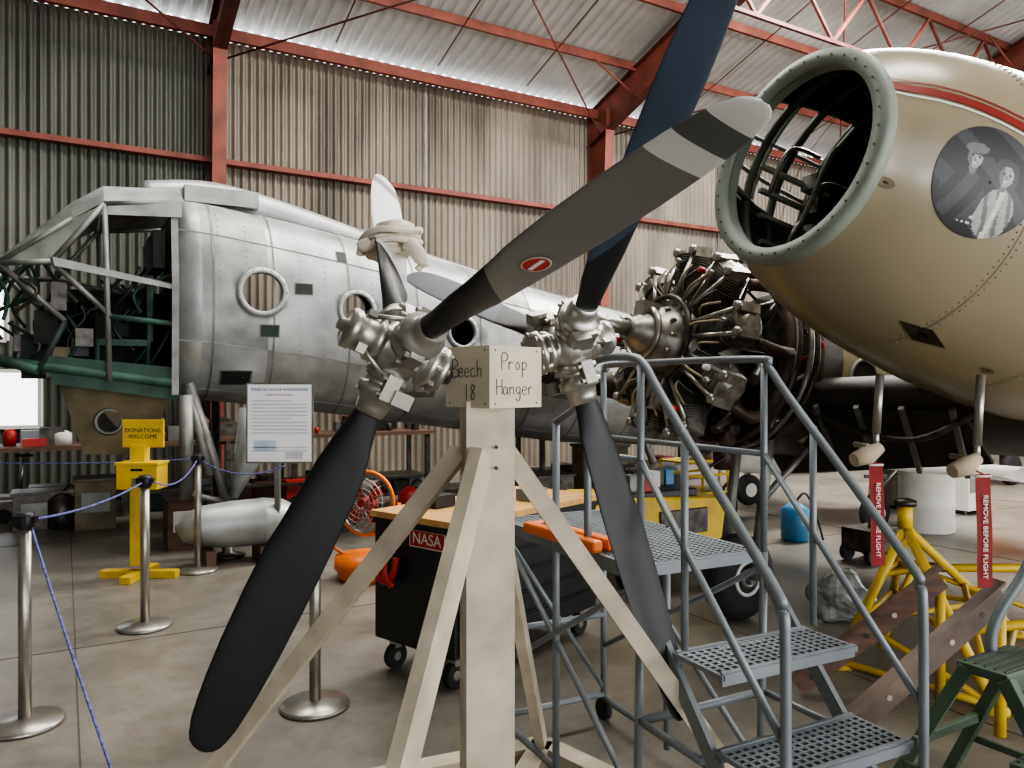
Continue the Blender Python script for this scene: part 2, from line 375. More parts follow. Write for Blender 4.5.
b.poly([c(-1.8,.43,1.85),c(-1.8,-.43,1.85),c(-.3,-.75,1.6),c(-.3,.75,1.6)],dark,.05)
b.box(c(-.31,0,2.45),(.02,1.35,1.6),dark,(F,E,Z))
b.loft([[c(-.3,.8,1.5),c(-.3,.83,2.5),c(-.3,.72,3.25)],[c(-.36,.8,1.5),c(-.36,.83,2.5),c(-.36,.72,3.25)]],aluD,False,False,False)
for wy in (.36,-.36):
    b.box(c(-.75,wy,1.98),(.42,.42,.06),hgreen,(F,E,Z)); b.box(c(-.52,wy,2.3),(.05,.42,.62),hgreend,(F,E,Z))
    for a in (-.2,.2):
        b.tube(c(-.95,wy+a,1.6),c(-.95,wy+a,2.0),.018,hgreen); b.tube(c(-.55,wy+a,1.6),c(-.5,wy+a,2.6),.018,hgreen)
    b.path(smooth([c(-1.15,wy,1.65),c(-1.18,wy,2.0),c(-1.05,wy,2.2),c(-1.08,wy,2.32)]),.015,blk,8)
b.box(c(-1.35,0,2.1),(.18,.9,.3),dark,(F,E,Z)); b.box(c(-1.4,0,1.85),(.3,.3,.4),hgreend,(F,E,Z))
b.box(c(-.75,-.7,2.1),(1.0,.03,.95),dark,(F,E,Z)); b.box(c(-1.25,.1,2.38),(.12,.8,.25),dkm,(F,E,Z))
b.box(c(-.7,-.05,2.1),(.5,.12,.6),dark,(F,E,Z)); b.box(c(-.45,.1,2.85),(.1,1.1,.35),dark,(F,E,Z))
for i in range(7): b.tube(c(-1.45,-.4+.13*i,2.12),c(-1.25,-.4+.13*i,2.12),.05,dkm)
for i in range(50):
    a=c(-.5-random.random()*1.2,random.uniform(-.6,.65),random.uniform(1.7,2.4)); b.path(smooth([a,a+V((random.uniform(-.2,.2),0,.2)),a+V((random.uniform(-.3,.3),.1,.4))]),.016,random.choice([blk,hgreend,dkm,hgreen]),6)
for i in range(12):
    b.box(c(-.55-random.random()*1.1,random.uniform(-.5,.6),random.uniform(1.7,2.2)),(.14,.1,.16),random.choice([blk,hgreend,dkm,olive]),(F,E,Z))
b.loft([[c(-1.25,.35,1.6),c(-1.25,-.35,1.6),c(-1.05,-.3,.95),c(-1.05,.3,.95)],[c(-.35,.5,1.5),c(-.35,-.5,1.5),c(-.5,-.35,.92),c(-.5,.35,.92)]],olive,False)
b.torus(c(-.85,.38,1.25),E,.11,.02,aluD,24)
b.rev(c(-.85,.36,1.25),E,[(0,.11),(.02,.105)],dark,20)
for a,bb,r in ((c(-.2,.7,1.6),c(.1,.95,.5),.045),(c(.6,.75,1.45),c(.1,.95,.5),.035),(c(-.2,.7,1.55),c(-.05,.9,.75),.05),(c(.1,.95,.9),c(.85,.9,1.3),.03),(c(-.25,.9,1.5),c(-.25,.9,.55),.06),(c(-.25,.9,.6),c(.1,.95,.5),.03)): b.tube(a,bb,r,aluD)
b.path([c(.35,.95,1.35),c(.25,1.0,.85),c(.15,1.0,.55)],[.15,.11,.03],alu,14)
b.rev(c(.1,.95,0),Z,[(0,.16),(.02,.16),(.05,.05),(.5,.04)],dkm,16)
b.rev(c(.3,-.95,0),Z,[(0,.16),(.02,.16),(.05,.05),(1.6,.05)],dkm,16)
for q in (.7,-.85):
    b.tube(c(5.5,math.copysign(.3,q),1.1),c(5.5,q+.07,.3),.05,aluD); b.rev(c(5.5,q,.3),E,[(0,.2),(0,.25),(.04,.3),(.14,.3),(.18,.25),(.18,.2)],rubber,24)
ho=b.done(); sho.parent=ho

b=B('drop_tank')
b.rev(V((-2.72,6.75,.35)),F,[(-.22,.02),(-.15,.12),(0,.18),(.25,.205),(.5,.21),(.51,.215),(.55,.21),(.7,.19),(.85,.1),(.9,.01)],alu,32)
for a in (.05,.5): b.box(V((-2.72,6.75,.075))+F*a,(.08,.36,.15),woodd,(F,E,Z))
b.done()

# ---------------- propellers
def prop(name,C,a,bl,roll_mats,beta,shaftlen,dome,chs=1.0,boot=.46):
    C=V(C);a=V(a).normalized(); R=1.2
    b=B(name)
    b.rev(C,a,[(-.1,.03),(-.1,.065),(-.08,.065),(-.075,.045),(-.055,.052),(-.045,.072),(.045,.072),(.055,.052),(.065,.055),(.07,.062),(.085,.062),(.09,.052),(dome-.03,.052),(dome-.025,.057),(dome-.008,.057),(dome,.045),(dome,.02),(dome+.02,.016)],steel,32)
    b.rev(C,a,[(-shaftlen,.03),(-.1,.03)],dkm,20)
    b.rev(C,a,[(-.135,.05),(-.13,.07),(-.115,.07),(-.1,.05)],steelb,24)
    for k in range(8):
        an=k*math.pi/4; u=a.orthogonal().normalized(); w=a.cross(u); q=C+(u*math.cos(an)+w*math.sin(an))*.062
        b.rev(q,a,[(-.135,.008),(-.1,.008),(-.095,.005)],steel,6,False)
    for bi,bv in enumerate(bl):
        bv=V(bv).normalized(); t=a.cross(bv).normalized()
        b.rev(C,bv,[(.03,.045),(.06,.05),(.065,.062),(.085,.062),(.088,.053),(.105,.053),(.108,.064),(.138,.064),(.142,.05),(.17,.044),(.19,.04)],steel,28)
        for sg in (-1,1):
            b.box(C+bv*.1+t*sg*.066,(.04,.025,.07),steelb,(a,t,bv))
            for kk in (-.023,.023): b.rev(C+bv*(.1+kk)+t*sg*.07-a*.033,a,[(0,.0075),(.066,.0075),(.068,.004)],steel,6,False)
        b.box(C+bv*.115+t*.072-a*.04,(.055,.035,.04),steelb,(a,t,bv))
        b.tube(C+bv*.08+t*.055+a*.025,C+a*(dome-.05)+t*.045+bv*.03,.007,steel,n=8)
        b.box(C+a*(dome-.05)+t*.045+bv*.035,(.025,.018,.025),steelb,(a,t,bv))
        st=[(.15,.068,.062,0),(.19,.075,.055,0),(.26,.105,.044,2),(.34,.145,.034,4),(.44,.175,.026,6),(.6,.197,.02,9),(.75,.2,.016,12),(.9,.192,.013,14),(1.0,.178,.012,15),(1.06,.165,.011,16),(1.12,.146,.01,16),(1.16,.12,.009,16),(1.18,.098,.008,16),(1.193,.066,.006,16),(1.2,.025,.004,16)]
        fine=[]
        for x,y in zip(st,st[1:]):
            kk=max(2,int((y[0]-x[0])/.01)) if y[0]<1.14 else 3
            fine+=[[x[i]+(y[i]-x[i])*j/kk for i in range(4)] for j in range(kk)]
        fine.append(list(st[-1]))
        n=28; rings=[]
        for r,ch,th,tw in fine:
            ch*=1+(chs-1)*min(1,max(0,(r-.2)/.2))
            sl_w=.07*math.exp(-((r-boot)/.12)**2)
            be=math.radians(beta-tw); cd=t*math.cos(be)+a*math.sin(be); nd=t*math.sin(be)-a*math.cos(be)
            rings.append([C+bv*(r+sl_w*math.cos(q))+cd*(ch/2*math.cos(q)+ch*.04)+nd*(th/2*math.sin(q)*(1.15+.35*math.cos(q))) for q in [2*math.pi*k/n for k in range(n)]])
        def mf(i,j):
            r=fine[i][0]; q=2*math.pi*(j+.5)/n; return roll_mats(bi,r,math.cos(q),math.sin(q)>0)
        b.loft(rings,blade_black,True,True,matf=mf)
    return b
def m1(bi,r,cx,plus):
    if plus: return blade_black
    if r<.46: return blade_black
    if r>1.12: return tipg
    if r>1.06: return tipd
    if r>1.0: return tipg
    return gray if bi<2 else tipg
def m2(bi,r,cx,plus):
    if bi==2: return blade_black
    if not plus: return gray if r>.5 else blade_black
    return blade_black if r<.42 else navy
C1=V((-.311,2.113,1.689)); a1=V((-.789,-.467,.401)).normalized()
bl1=[(-.436,-.034,-.899),(.593,-.748,.297),(-.157,.783,.602)]
BT1=117
b=prop('airplane_propeller',C1,a1,bl1,m1,BT1,.15,.165,.86)
bv=V(bl1[1]).normalized(); t=a1.cross(bv).normalized(); be=math.radians(BT1-9); cd=t*math.cos(be)+a1*math.sin(be); nd=t*math.sin(be)-a1*math.cos(be)
ctr=C1+bv*.61-nd*.0145
for rr,m,off in ((1,white,0),(.9,redp,.0008)):
    b.poly([ctr-nd*off+bv*.034*rr*math.cos(q)+cd*.034*rr*math.sin(q) for q in [2*math.pi*k/32 for k in range(32)]],m)
b.poly([ctr-nd*.0016+bv*x+cd*y for x,y in((-.024,-.006),(.024,-.006),(.024,.006),(-.024,.006))],white)
bv=V(bl1[2]).normalized()
# bundled rag tied round the blade
q0=C1+bv*.66; rings=[]; NR=30; NK=72
for i in range(NR+1):
    th=math.pi*i/NR; ring=[]
    for k in range(NK):
        a=2*math.pi*k/NK; x_=math.sin(th)*math.cos(a); y_=math.sin(th)*math.sin(a); z_=math.cos(th)
        fold=1+.07*math.sin(17*z_+2.2*math.cos(a+.5)+1.1*math.sin(3*a))+.10*noise.noise(V((x_*2.2,y_*2.2,z_*3.5)))
        ring.append(q0+V((x_*.095,y_*.12,z_*.066+x_*.018))*fold)
    rings.append(ring)
b.loft(rings,cloth,True,False)
for i in range(2):
    b.path([q0+V((.1*math.cos(a_),.125*math.sin(a_),(-.02+.035*i)+.018*math.cos(a_)+.008*math.sin(3*a_+i))) for a_ in [2*math.pi*k/28 for k in range(29)]],.011,cloth,8)
b.path(smooth([q0+V((.07,-.08,-.02)),q0+V((.1,-.09,-.05)),q0+V((.115,-.08,-.085)),q0+V((.1,-.08,-.11))]),[.026]*8+[.024]*6+[.012]*5,cloth,8)
b.path(smooth([q0+V((-.05,-.1,-.02)),q0+V((-.08,-.1,-.04)),q0+V((-.09,-.09,-.06))]),[.024]*7+[.012]*6,cloth,8)
b.done()
C2=V((.176,2.44,1.719)); a2=V((.852,.474,.221)).normalized()
bl2=[(-.522,.796,.305),(.234,-.723,.65),(.288,-.073,-.955)]
b=prop('airplane_propeller',C2,a2,bl2,m2,94,.2,.16,.76,.42)
b.done()

# ---------------- stand
b=B('propeller_stand')
pc=V((-.085,2.27,0)); bc=V((-.055,2.27,0)); xr=V((.74,.67,0)).normalized(); yr=V((-xr.y,xr.x,0))
b.box(pc+V((.01,0,.8)),(.14,.14,1.5),wood,(V((.97,.2,0)).normalized(),V((-.2,.97,0)).normalized(),Z))
b.box(bc+Z*1.62,(.2,.2,.175),ply,(xr,yr,Z))
b.path([C1-a1*.1,C1-a1*.145,V((-.2,2.27,1.625)),V((-.14,2.33,1.62))],.026,dkm); b.tube(bc+Z*1.64,C2-a2*.18,.03,dkm)
ap=pc+Z*1.40
feet=[V((-1.2,2.7,.05)),V((-.42,1.5,.05)),V((.92,2.4,.05)),V((.13,3.25,.05))]
offs=[V((-.07,0,0)),V((0,-.07,0)),V((.07,0,0)),V((.02,.07,-.05))]
for q,o in zip(feet,offs): b.beam(ap+o,q,.04,.085 if q.y<2 else .055,wood)
for i in range(4): b.beam(feet[i]-Z*.0,feet[(i+1)%4],.09,.09,wood)
b.beam(feet[0],feet[2],.09,.088,wood); b.beam(feet[1],feet[3],.088,.09,wood)
cn=bc+Z*1.62-xr*.1-yr*.1
hand(b,'Beech',cn+yr*.165-Z*.0,-yr,Z,.05,ink); hand(b,' 18',cn+yr*.13-Z*.065,-yr,Z,.044,ink)
hand(b,'Prop',cn+xr*.045+Z*.02,xr,Z,.046,ink); hand(b,'Hanger',cn+xr*.025-Z*.05,xr,Z,.044,ink)
for i,j in ((.02,.075),(.18,.075),(.02,-.075),(.18,-.075)):
    b.rev(cn+xr*i+Z*j,-yr,[(0,.003),(.001,.003)],dkm,8); b.rev(cn+yr*i+Z*j,-xr,[(0,.003),(.001,.003)],dkm,8)
for k,(x_,y_) in enumerate(((-.04,-.075),(.04,-.075))):
    for z_ in (1.36,1.42): b.rev(pc+V((x_,y_,z_)),(0,-1,0),[(0,.006),(.002,.006)],dkm,8)
b.done(.003)

# ---------------- rolling stairs
b=B('rolling_staircase')
f_=V((.89,.45,0)).normalized(); e_=V((.45,-.89,0)).normalized(); A=V((.42,2.51,0)); wd=.54; PL=1.03
def q(i,j,z): return A+f_*i+e_*j+Z*z
def grating(j0,j1,z,i0=0,i1=wd):
    b.box(q((i0+i1)/2,j1-.012,z-.015),(i1-i0,.012,.04),gstair,(f_,e_,Z)); b.box(q((i0+i1)/2,j0+.012,z-.015),(i1-i0,.012,.04),gstair,(f_,e_,Z))
    n=max(4,int((j1-j0)/.024))
    for k in range(n+1): b.box(q((i0+i1)/2,j0+(j1-j0)*k/n,z-.008),(i1-i0,.007,.016),gstair,(f_,e_,Z))
    n2=int((i1-i0)/.03)
    for k in range(n2+1): b.box(q(i0+(i1-i0)*k/n2,(j0+j1)/2,z-.008),(.012,j1-j0,.014),gstair,(f_,e_,Z))
grating(-PL,0,1.0)
for k in (1,2,3): grating(.19*k-.02,.19*k+.2,1.0-.22*k)
r=.0145
for i,sgn in ((0,1),(wd,-1)):
    jb=-.32 if i==0 else -PL
    zt=1.69
    b.path(smooth([q(i,jb,1.0)]+[q(i,jb,1.6),q(i,jb+.03,zt-.02),q(i,jb+.1,zt),q(i,-.06,zt),q(i,.02,zt-.03),q(i,.12,zt-.14),q(i,.56,1.09),q(i,.6,1.02),q(i,.615,.9),q(i,.615,.05)],5),r,gstair,10)
    b.tube(q(i,0,.97),q(i,0,zt-.02),r*.85,gstair); b.tube(q(i,jb,1.35),q(i,0,1.35),r*.8,gstair)
    b.tube(q(i,0,1.35),q(i,.61,.68),r*.8,gstair)
    b.tube(q(i,.22,.8),q(i,.22,1.46),r*.8,gstair)
    b.beam(q(i,.0,.93),q(i,.66,.15),.02,.05,gstair)
    b.tube(q(i,0,1.0),q(i,-.02,.06),r,gstair); b.tube(q(i,-PL,1.0),q(i,-PL,.06),r,gstair)
    b.tube(q(i,-.55,1.45 if i==0 else 1.0),q(i,-.55,.06),r,gstair)
    b.tube(q(i,-PL,.35),q(i,0,.95),r*.8,gstair); b.tube(q(i,-PL,.1),q(i,.62,.1),r,gstair); b.tube(q(i,-PL,.95),q(i,0,.2),r*.8,gstair)
    b.tube(q(i,0,.5),q(i,.3,.5),r*.8,gstair); b.box(q(i,-PL/2,.975),(.02,PL,.05),gstair,(f_,e_,Z))
b.tube(q(0,-.3,1.55),q(0,-.55,1.45),r,gstair)
b.tube(q(wd,-PL,1.0),q(wd,-PL,1.69),r,gstair)
for j in (-PL,0): b.tube(q(0,j,.12),q(wd,j,.12),r,gstair); b.tube(q(0,j,.5),q(wd,j,.5),r,gstair)
b.tube(q(0,-PL,.95),q(wd,-PL,.15),r*.8,gstair)
for i in (0,wd):
    for j in (-PL,.55): b.rev(q(i-.015,j,.05),f_,[(0,.04),(0,.05),(.03,.05),(.03,.04)],rubber,16)
b.box(q(wd*.45,.202+.0,.78-.018),(.2,.003,.03),white,(f_,e_,Z))
b.done()
b=B('orange_gust_lock')
o1,o2=P(538,503,3.1),P(606,548,2.72); o1.z=o2.z=1.026
sd=(o2-o1).cross(Z).normalized()
for k in (-.035,.035): b.beam(o1+sd*k,o2+sd*k,.045,.05,orange,Z)
b.beam(o1-sd*.06,o1+sd*.06,.05,.045,orange)
b.done(.012)

# ---------------- tool cart
b=B('tool_cart')
cd=(V((-.29,3.93,0))-V((-.77,4.33,0))).normalized(); cf=V((-cd.y,cd.x,0)); 
c0=V((-.77,4.33,0)); L1=.62; L2=1.3
def cc(i,j,z): return c0+cd*i+cf*j+Z*z
b.box(cc(L1/2,L2/2,.5),(L1,L2,.64),blk,(cd,cf,Z))
b.box(cc(L1/2,L2/2,.875),(L1+.04,L2+.04,.035),maple,(cd,cf,Z))
b.box(cc(L1/2,L2/2,.84),(L1+.02,L2+.02,.04),blk,(cd,cf,Z))
for k in range(5): b.box(cc(L1+.006,L2/2,.25+.125*k),(.012,L2-.06,.11),blk,(cd,cf,Z)); b.box(cc(L1+.018,L2/2,.29+.125*k),(.014,L2-.2,.01),blk,(cd,cf,Z))
for i in (.08,L1-.08):
    for j in (.08,L2-.08):
        b.rev(cc(i-.02,j,.07),cd,[(0,.04),(0,.07),(.04,.07),(.04,.04)],rubber,18); b.box(cc(i,j,.15),(.06,.04,.06),steelb,(cd,cf,Z)); b.rev(cc(i-.022,j,.07),cd,[(0,.025),(.044,.025)],steelb,12)
b.box(cc(.42,-.002,.775),(.26,.004,.085),redp,(cd,cf,Z)); b.box(cc(.42,-.0015,.775),(.27,.004,.095),white,(cd,cf,Z))
b.path(smooth([cc(.1,-.03,.72),cc(.06,-.05,.6),cc(.12,-.05,.52),cc(.2,-.05,.56),cc(.22,-.04,.66)]),.018,redp,8)
b.path(smooth([cc(.14,-.03,.7),cc(.15,-.06,.58),cc(.2,-.05,.5)]),.02,redp,8); b.box(cc(.15,-.02,.74),(.16,.02,.03),steel,(cd,cf,Z))
for i,(x,y) in enumerate(((.2,.3),(.35,.6),(.15,.8),(.45,.85))):
    b.box(cc(x,y,.93),(.12,.16,.07),[blk,aluD,redp,gstair][i],(cd,cf,Z))
tc=b.done(.006)
text('sticker_text','NASA',cc(.42,-.006,.775),cd,Z,.085,white,tc)

# ---------------- stanchions + ropes
def stan(x,y):
    b=B('stanchion_post'); o=V((x,y,0))
    b.rev(o,Z,[(0,.165),(.012,.17),(.025,.16),(.035,.05),(.04,.032)],steelb,36)
    b.rev(o,Z,[(.04,.028),(.93,.028)],steelb,20)
    b.rev(o,Z,[(.92,.035),(.93,.042),(.99,.042),(1.0,.03)],blk,20); b.box(o+Z*.965+V((0,-.03,0)),(.05,.06,.05),blk)
    b.box(o+Z*.965,(.11,.03,.03),blk)
    b.done()
def at(u,v): d=1.6*FPX/(v-384); return ((u-512)/FPX*d,d)
sp=[at(25,725),at(145,627),at(198,571),at(315,707)]
for x,y in sp: stan(x,y)
b=B('stanchion_rope')
def rp(a,c,sag): 
    a=V(a);c=V(c); b.path(smooth([a+(c-a)*k/8-Z*sag*4*(k/8)*(1-k/8) for k in range(9)],3),.006,rope,6)
s0,s1,s2,s3=[V((x,y,.96)) for x,y in sp]
rp(s0,s1,.04); rp(s1+V((.05,0,0)),s2,.1); rp(s0+V((.03,0,-.03)),V((-1.15,2.45,.02)),.03)
rp(s2,V((-6.2,7.0,.96)),.06); rp(s2,V((-1.95,6.6,.9)),.1)
b.done()
b=B('donation_box')
x,y=at(140,577); o=V((x,y,0))
b.box(o+Z*.6,(.12,.1,1.0),yel); b.box(o+Z*.03,(.62,.09,.06),yel); b.box(o+Z*.03+V((0,0,.0)),(.09,.5,.058),yel)
b.box(o+V((.03,-.02,.84)),(.33,.2,.2),yel); b.box(o+V((.03,-.02,.95)),(.35,.22,.02),yel); b.box(o+V((.03,-.12,.9)),(.1,.004,.02),blk); b.box(o+V((.03,-.125,.8)),(.06,.02,.07),steelb)
b.box(o+V((.03,0,1.19)),(.34,.02,.23),yel); b.box(o+V((.03,0,1.0)),(.05,.02,.2),yel)
db=b.done(.004)
text('sign_text','DONATIONS\nWELCOME',o+V((.03,-.014,1.19)),(1,0,0),Z,.05,ink,db)
b=B('information_sign'); d=6.9; c_=P(280,423,d); w_,h_=.6,.72
b.box(c_,(w_,.02,h_),aluD); b.box(c_+V((0,-.012,0)),(w_-.03,.004,h_-.03),paper)
b.box((c_.x-.03,d+.03,.68),(.045,.045,1.0),aluD); b.rev((c_.x-.03,d+.03,0),Z,[(0,.17),(.02,.17),(.03,.04)],steelb,28); b.tube((c_.x-.03,d+.03,.02),(c_.x-.03,d+.03,.3),.025,steelb)
for i in range(15):
    ww=.5 if i%5 else .36
    b.box(c_+V((-.25+ww/2,-.0155,.2-.032*i)),(ww,.002,.007),M('print_gray','#a9acb2',.8)) if not 9<i<13 else None
b.box(c_+V((-.13,-.0155,-.2)),(.2,.002,.09),M('print_blue','#aebdd2',.8)); b.box(c_+V((.13,-.0155,-.29)),(.16,.002,.06),M('print_gray2','#b9bcc0',.8))
sg=b.done()
text('sign_title','PIASECKI CH-21B WORKHORSE',c_+V((0,-.016,.3)),(1,0,0),Z,.036,inkb,sg)
text('sign_subtitle','Tandem Rotor Transport',c_+V((0,-.016,.255)),(1,0,0),Z,.024,redp,sg)
b=B('shop_fan'); c_=P(366,503,6.3); ax=V((-.35,-.93,.1)).normalized()
for k,rr in enumerate((.24,.2,.16,.12,.08,.04)): b.torus(c_+ax*(.08 if k else 0.0),ax,rr,.005 if k else .012,steelb,32,6)
u=ax.orthogonal().normalized(); w2=ax.cross(u)
for k in range(18):
    q_=u*math.cos(k*.349)+w2*math.sin(k*.349); b.path([c_+ax*.09+q_*.03,c_+ax*.08+q_*.18,c_+q_*.22,c_-ax*.09+q_*.17],.003,steelb,5)
for k in range(4):
    q_=u*math.cos(k*1.57)+w2*math.sin(k*1.57); r_=ax.cross(q_)
    b.poly([c_+q_*.03-r_*.03,c_+q_*.18-r_*.06+ax*.03,c_+q_*.18+r_*.07-ax*.03,c_+q_*.03+r_*.03],redp,.004)
b.rev(c_-ax*.1,ax,[(0,.05),(.12,.05),(.18,.03)],redp,16)
b.torus(c_,ax,.255,.016,orange,36)
b.path([c_+V((-.27,0,0)),V((c_.x-.27,6.35,.25)),V((c_.x-.2,6.35,.2)),V((c_.x+.2,6.35,.2)),V((c_.x+.27,6.35,.25)),c_+V((.27,0,0))],.015,orange,8)
b.rev((c_.x,6.35,0),Z,[(0,.22),(.03,.24),(.06,.24),(.1,.27),(.19,.26),(.22,.1)],orange,28); b.done()
b=B('workbench')
def table(cx,cy,lx,ly,h,mt):
    b.box((cx,cy,h),(lx,ly,.05),mt,(F,E,Z))
    for i in(-1,1):
        for j in (-1,1): b.box(V((cx,cy,h/2))+F*i*lx*.46+E*j*ly*.43,(.06,.06,h),dkm,(F,E,Z))
    b.box((cx,cy,h*.3),(lx*.95,ly*.9,.03),dkm,(F,E,Z))
TB=((-5.9,9.0,2.6,.85),(-2.6,10.8,3.0,.9),(1.7,12.4,3.6,.95),(-4.0,10.2,2.2,.85))
for cx,cy,lx,h in TB: table(cx,cy,lx,.8,h,woodd)
for (cx,cy,lx,z0) in TB:
    lx-=.3; z0+=.03
    for k in range(24):
        sx,sy,h=random.uniform(.06,.28),random.uniform(.1,.3),random.uniform(.06,.32)
        p=V((cx,cy,z0))+F*random.uniform(-lx/2,lx/2)+E*random.uniform(-.25,.25); m=random.choice([blk,aluD,bluep,white,redp,woodd,gstair,dkm,dkm])
        if k%3: b.box(p+Z*h/2,(sx,sy,h),m,(F,E,Z))
        else: b.rev(p,Z,[(0,sx*.4),(h*.8,sx*.4),(h,sx*.2)],m,14)
    for k in range(14):
        sx,h=random.uniform(.2,.4),random.uniform(.15,.4)
        b.box(V((cx,cy,h/2))+F*random.uniform(-lx/2,lx/2)+E*random.uniform(-.2,.2),(sx,.35,h),random.choice([blk,olive,woodd,gstair,hgreen,dkm,redp]),(F,E,Z))
b.done()
b=B('storage_crate')
for k,(u_,v_,d_,sx,h,m) in enumerate(((183,520,7.6,.32,.5,woodd),(545,500,8.5,.5,.6,dkm),(600,470,8.8,.5,.9,olive),(450,500,8.2,.6,.5,woodd),(40,500,8.6,.5,.4,dkm),(95,500,8.6,.4,.55,olive),(330,500,8.4,.5,.5,dkm))):
    p=P(u_,v_,d_); b.box((p.x,p.y,h/2),(sx,.4,h),m,(F,E,Z)); b.box((p.x,p.y,h),(sx+.04,.44,.03),dkm,(F,E,Z))
    b.box(V((p.x,p.y,h*.55))+E*.205,(sx*.7,.01,h*.4),white if k<1 else aluD,(F,E,Z))
b.done(.005)
b=B('floor_equipment')
for k,(u_,v_,kind,m) in enumerate(((20,520,0,dkm),(62,528,1,dkm),(300,530,1,dkm),(410,520,1,redp),(470,535,0,dkm),(560,560,1,dkm),(620,540,0,yel),(795,540,1,bluep),(870,560,0,dkm),(90,515,1,blk))):
    x_,y_=at(u_,v_)
    if kind: b.rev((x_,y_,0),Z,[(0,.12),(.02,.14),(.32,.14),(.36,.09),(.4,.03)],m,18); b.path(smooth([(x_,y_,.38),(x_+.1,y_,.48),(x_+.2,y_,.3),(x_+.25,y_-.1,.02)]),.012,blk,6)
    else:
        b.box((x_,y_,.2),(.4,.3,.2),m,(F,E,Z)); b.tube((x_,y_,.3),(x_+.05,y_,.75),.02,steelb); b.box((x_+.05,y_,.76),(.2,.03,.03),blk)
        for i in (-.15,.15): b.rev(V((x_,y_,.08))+F*i+E*.1,E,[(0,.08),(.05,.08)],rubber,16); b.rev(V((x_,y_,.08))+F*i-E*.15,E,[(0,.08),(.05,.08)],rubber,16)
b.done()
b=B('steel_drum'); x_,y_=9.0*(835-512)/FPX,9.0
x_=(926-512)/FPX*8.4
b.rev((x_,8.4,0),Z,[(0,.26),(.02,.28),(.27,.275),(.29,.285),(.31,.275),(.56,.275),(.58,.285),(.6,.275),(.84,.28),(.86,.27),(.85,.1)],white,32); b.done()

# ---------------- tan aircraft
N0=V((1.235,3.35,2.58)); AD=V((.836,.42,-.2)).normalized(); SE=(E-AD*E.dot(AD)).normalized(); UP=AD.cross(SE); 
if UP.z<0: UP=-UP
prof=[(0,.455),(.05,.475),(.15,.53),(.3,.595),(.5,.655),(.75,.705),(1.0,.74),(1.4,.775),(1.8,.79),(2.4,.8),(3.5,.8),(4.5,.72),(6,.55),(8,.3)]
def rad(s):
    s=max(0,min(8,s))
    for i in range(len(prof)-1):
        if s<=prof[i+1][0]:
            x0,y0=prof[i];x1,y1=prof[i+1]
            m0=(y1-prof[i-1][1])/(x1-prof[i-1][0]) if i>0 else (y1-y0)/(x1-x0)
            m1_=(prof[i+2][1]-y0)/(prof[i+2][0]-x0) if i+2<len(prof) else (y1-y0)/(x1-x0)
            h=x1-x0;t=(s-x0)/h
            return (2*t**3-3*t*t+1)*y0+(t**3-2*t*t+t)*h*m0+(-2*t**3+3*t*t)*y1+(t**3-t*t)*h*m1_
    return prof[-1][1]
def ap_(s,th,off=0): r=rad(s)+off; return N0+AD*s+(SE*math.cos(th)+UP*math.sin(th))*r
b=B('twin_engine_airplane')
n=96; sl=[0,.03,.08,.12,.16,.22,.3,.4,.5,.62,.75,.85,.95,1.05,1.15,1.25,1.35,1.45,1.55,1.65,1.75,1.9,2.2,2.6,3,3.5,4,4.5,5,6,7,8]
hole=lambda i,j: (2<=i<=9) and (33<=j<=46)
b.loft([[ap_(s,2*math.pi*k/n) for k in range(n)] for s in sl],cream,True,False,matf=lambda i,j:None if hole(i,j) else cream)
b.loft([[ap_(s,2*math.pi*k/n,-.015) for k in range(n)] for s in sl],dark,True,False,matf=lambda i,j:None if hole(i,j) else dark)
for j in (22,26,29,32): b.path([ap_(s,2*math.pi*j/64,-.01) for s in sl[2:11]],.012,grn,6)
for s in (.08,.3,.5,.75): b.path([ap_(s,2*math.pi*j/64,-.012) for j in range(22,33)],.012,grn,6)
def ring(s,r): return [N0+AD*s+(SE*math.cos(t)+UP*math.sin(t))*r for t in [2*math.pi*k/72 for k in range(72)]]
b.loft([ring(-.012,.40),ring(-.03,.405),ring(-.035,.44),ring(-.03,.47),ring(0,.478),ring(.03,.47)],grn,True,False)
b.loft([ring(.0,.46),ring(.0,.40),ring(-.012,.40)],grn,True,False)
b.loft([ring(.0,.405),ring(.05,.405)],grn,True,False)
for k in range(36):
    t=2*math.pi*k/36; p=N0-AD*.036+(SE*math.cos(t)+UP*math.sin(t))*.438; b.rev(p,-AD,[(0,.005),(.003,.005)],dkm,6,False)
for s in (.2,.45,.75,1.05):
    b.torus(N0+AD*s,AD,rad(s)-.05,.022,ifr,40,6)
for t in range(0,360,30):
    if 110<t<175: continue
    b.path([ap_(s,math.radians(t),-.05) for s in (.05,.3,.6,.9,1.2)],.016,ifr,6)
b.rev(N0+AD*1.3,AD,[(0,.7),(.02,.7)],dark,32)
b.box(N0+AD*1.0-UP*.3,(.5,.9,.04),ifr,(AD,SE,UP))
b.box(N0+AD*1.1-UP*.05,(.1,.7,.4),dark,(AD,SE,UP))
for k in range(9):
    p=N0+AD*1.04+SE*(-.3+.15*(k%5))+UP*(.05-.13*(k//5)); b.torus(p,AD,.045,.008,steelb,16,6)
for k in range(10):
    a_=N0+AD*random.uniform(.2,.9)+SE*random.uniform(-.5,.1)-UP*random.uniform(-.1,.4); b.path(smooth([a_,a_+UP*.2+SE*.1,a_+UP*.3+AD*.3]),.012,random.choice([steelb,olive,grn,yel]),6)
for k in range(5):
    a_=N0+AD*.5-SE*(.5-.03*k)+UP*(.2-.14*k); b.box(a_,(.5,.03,.02),grn,(AD,SE,UP)); b.box(a_+AD*.1+SE*.05,(.1,.1,.08),olive if k%2 else aluD,(AD,SE,UP))
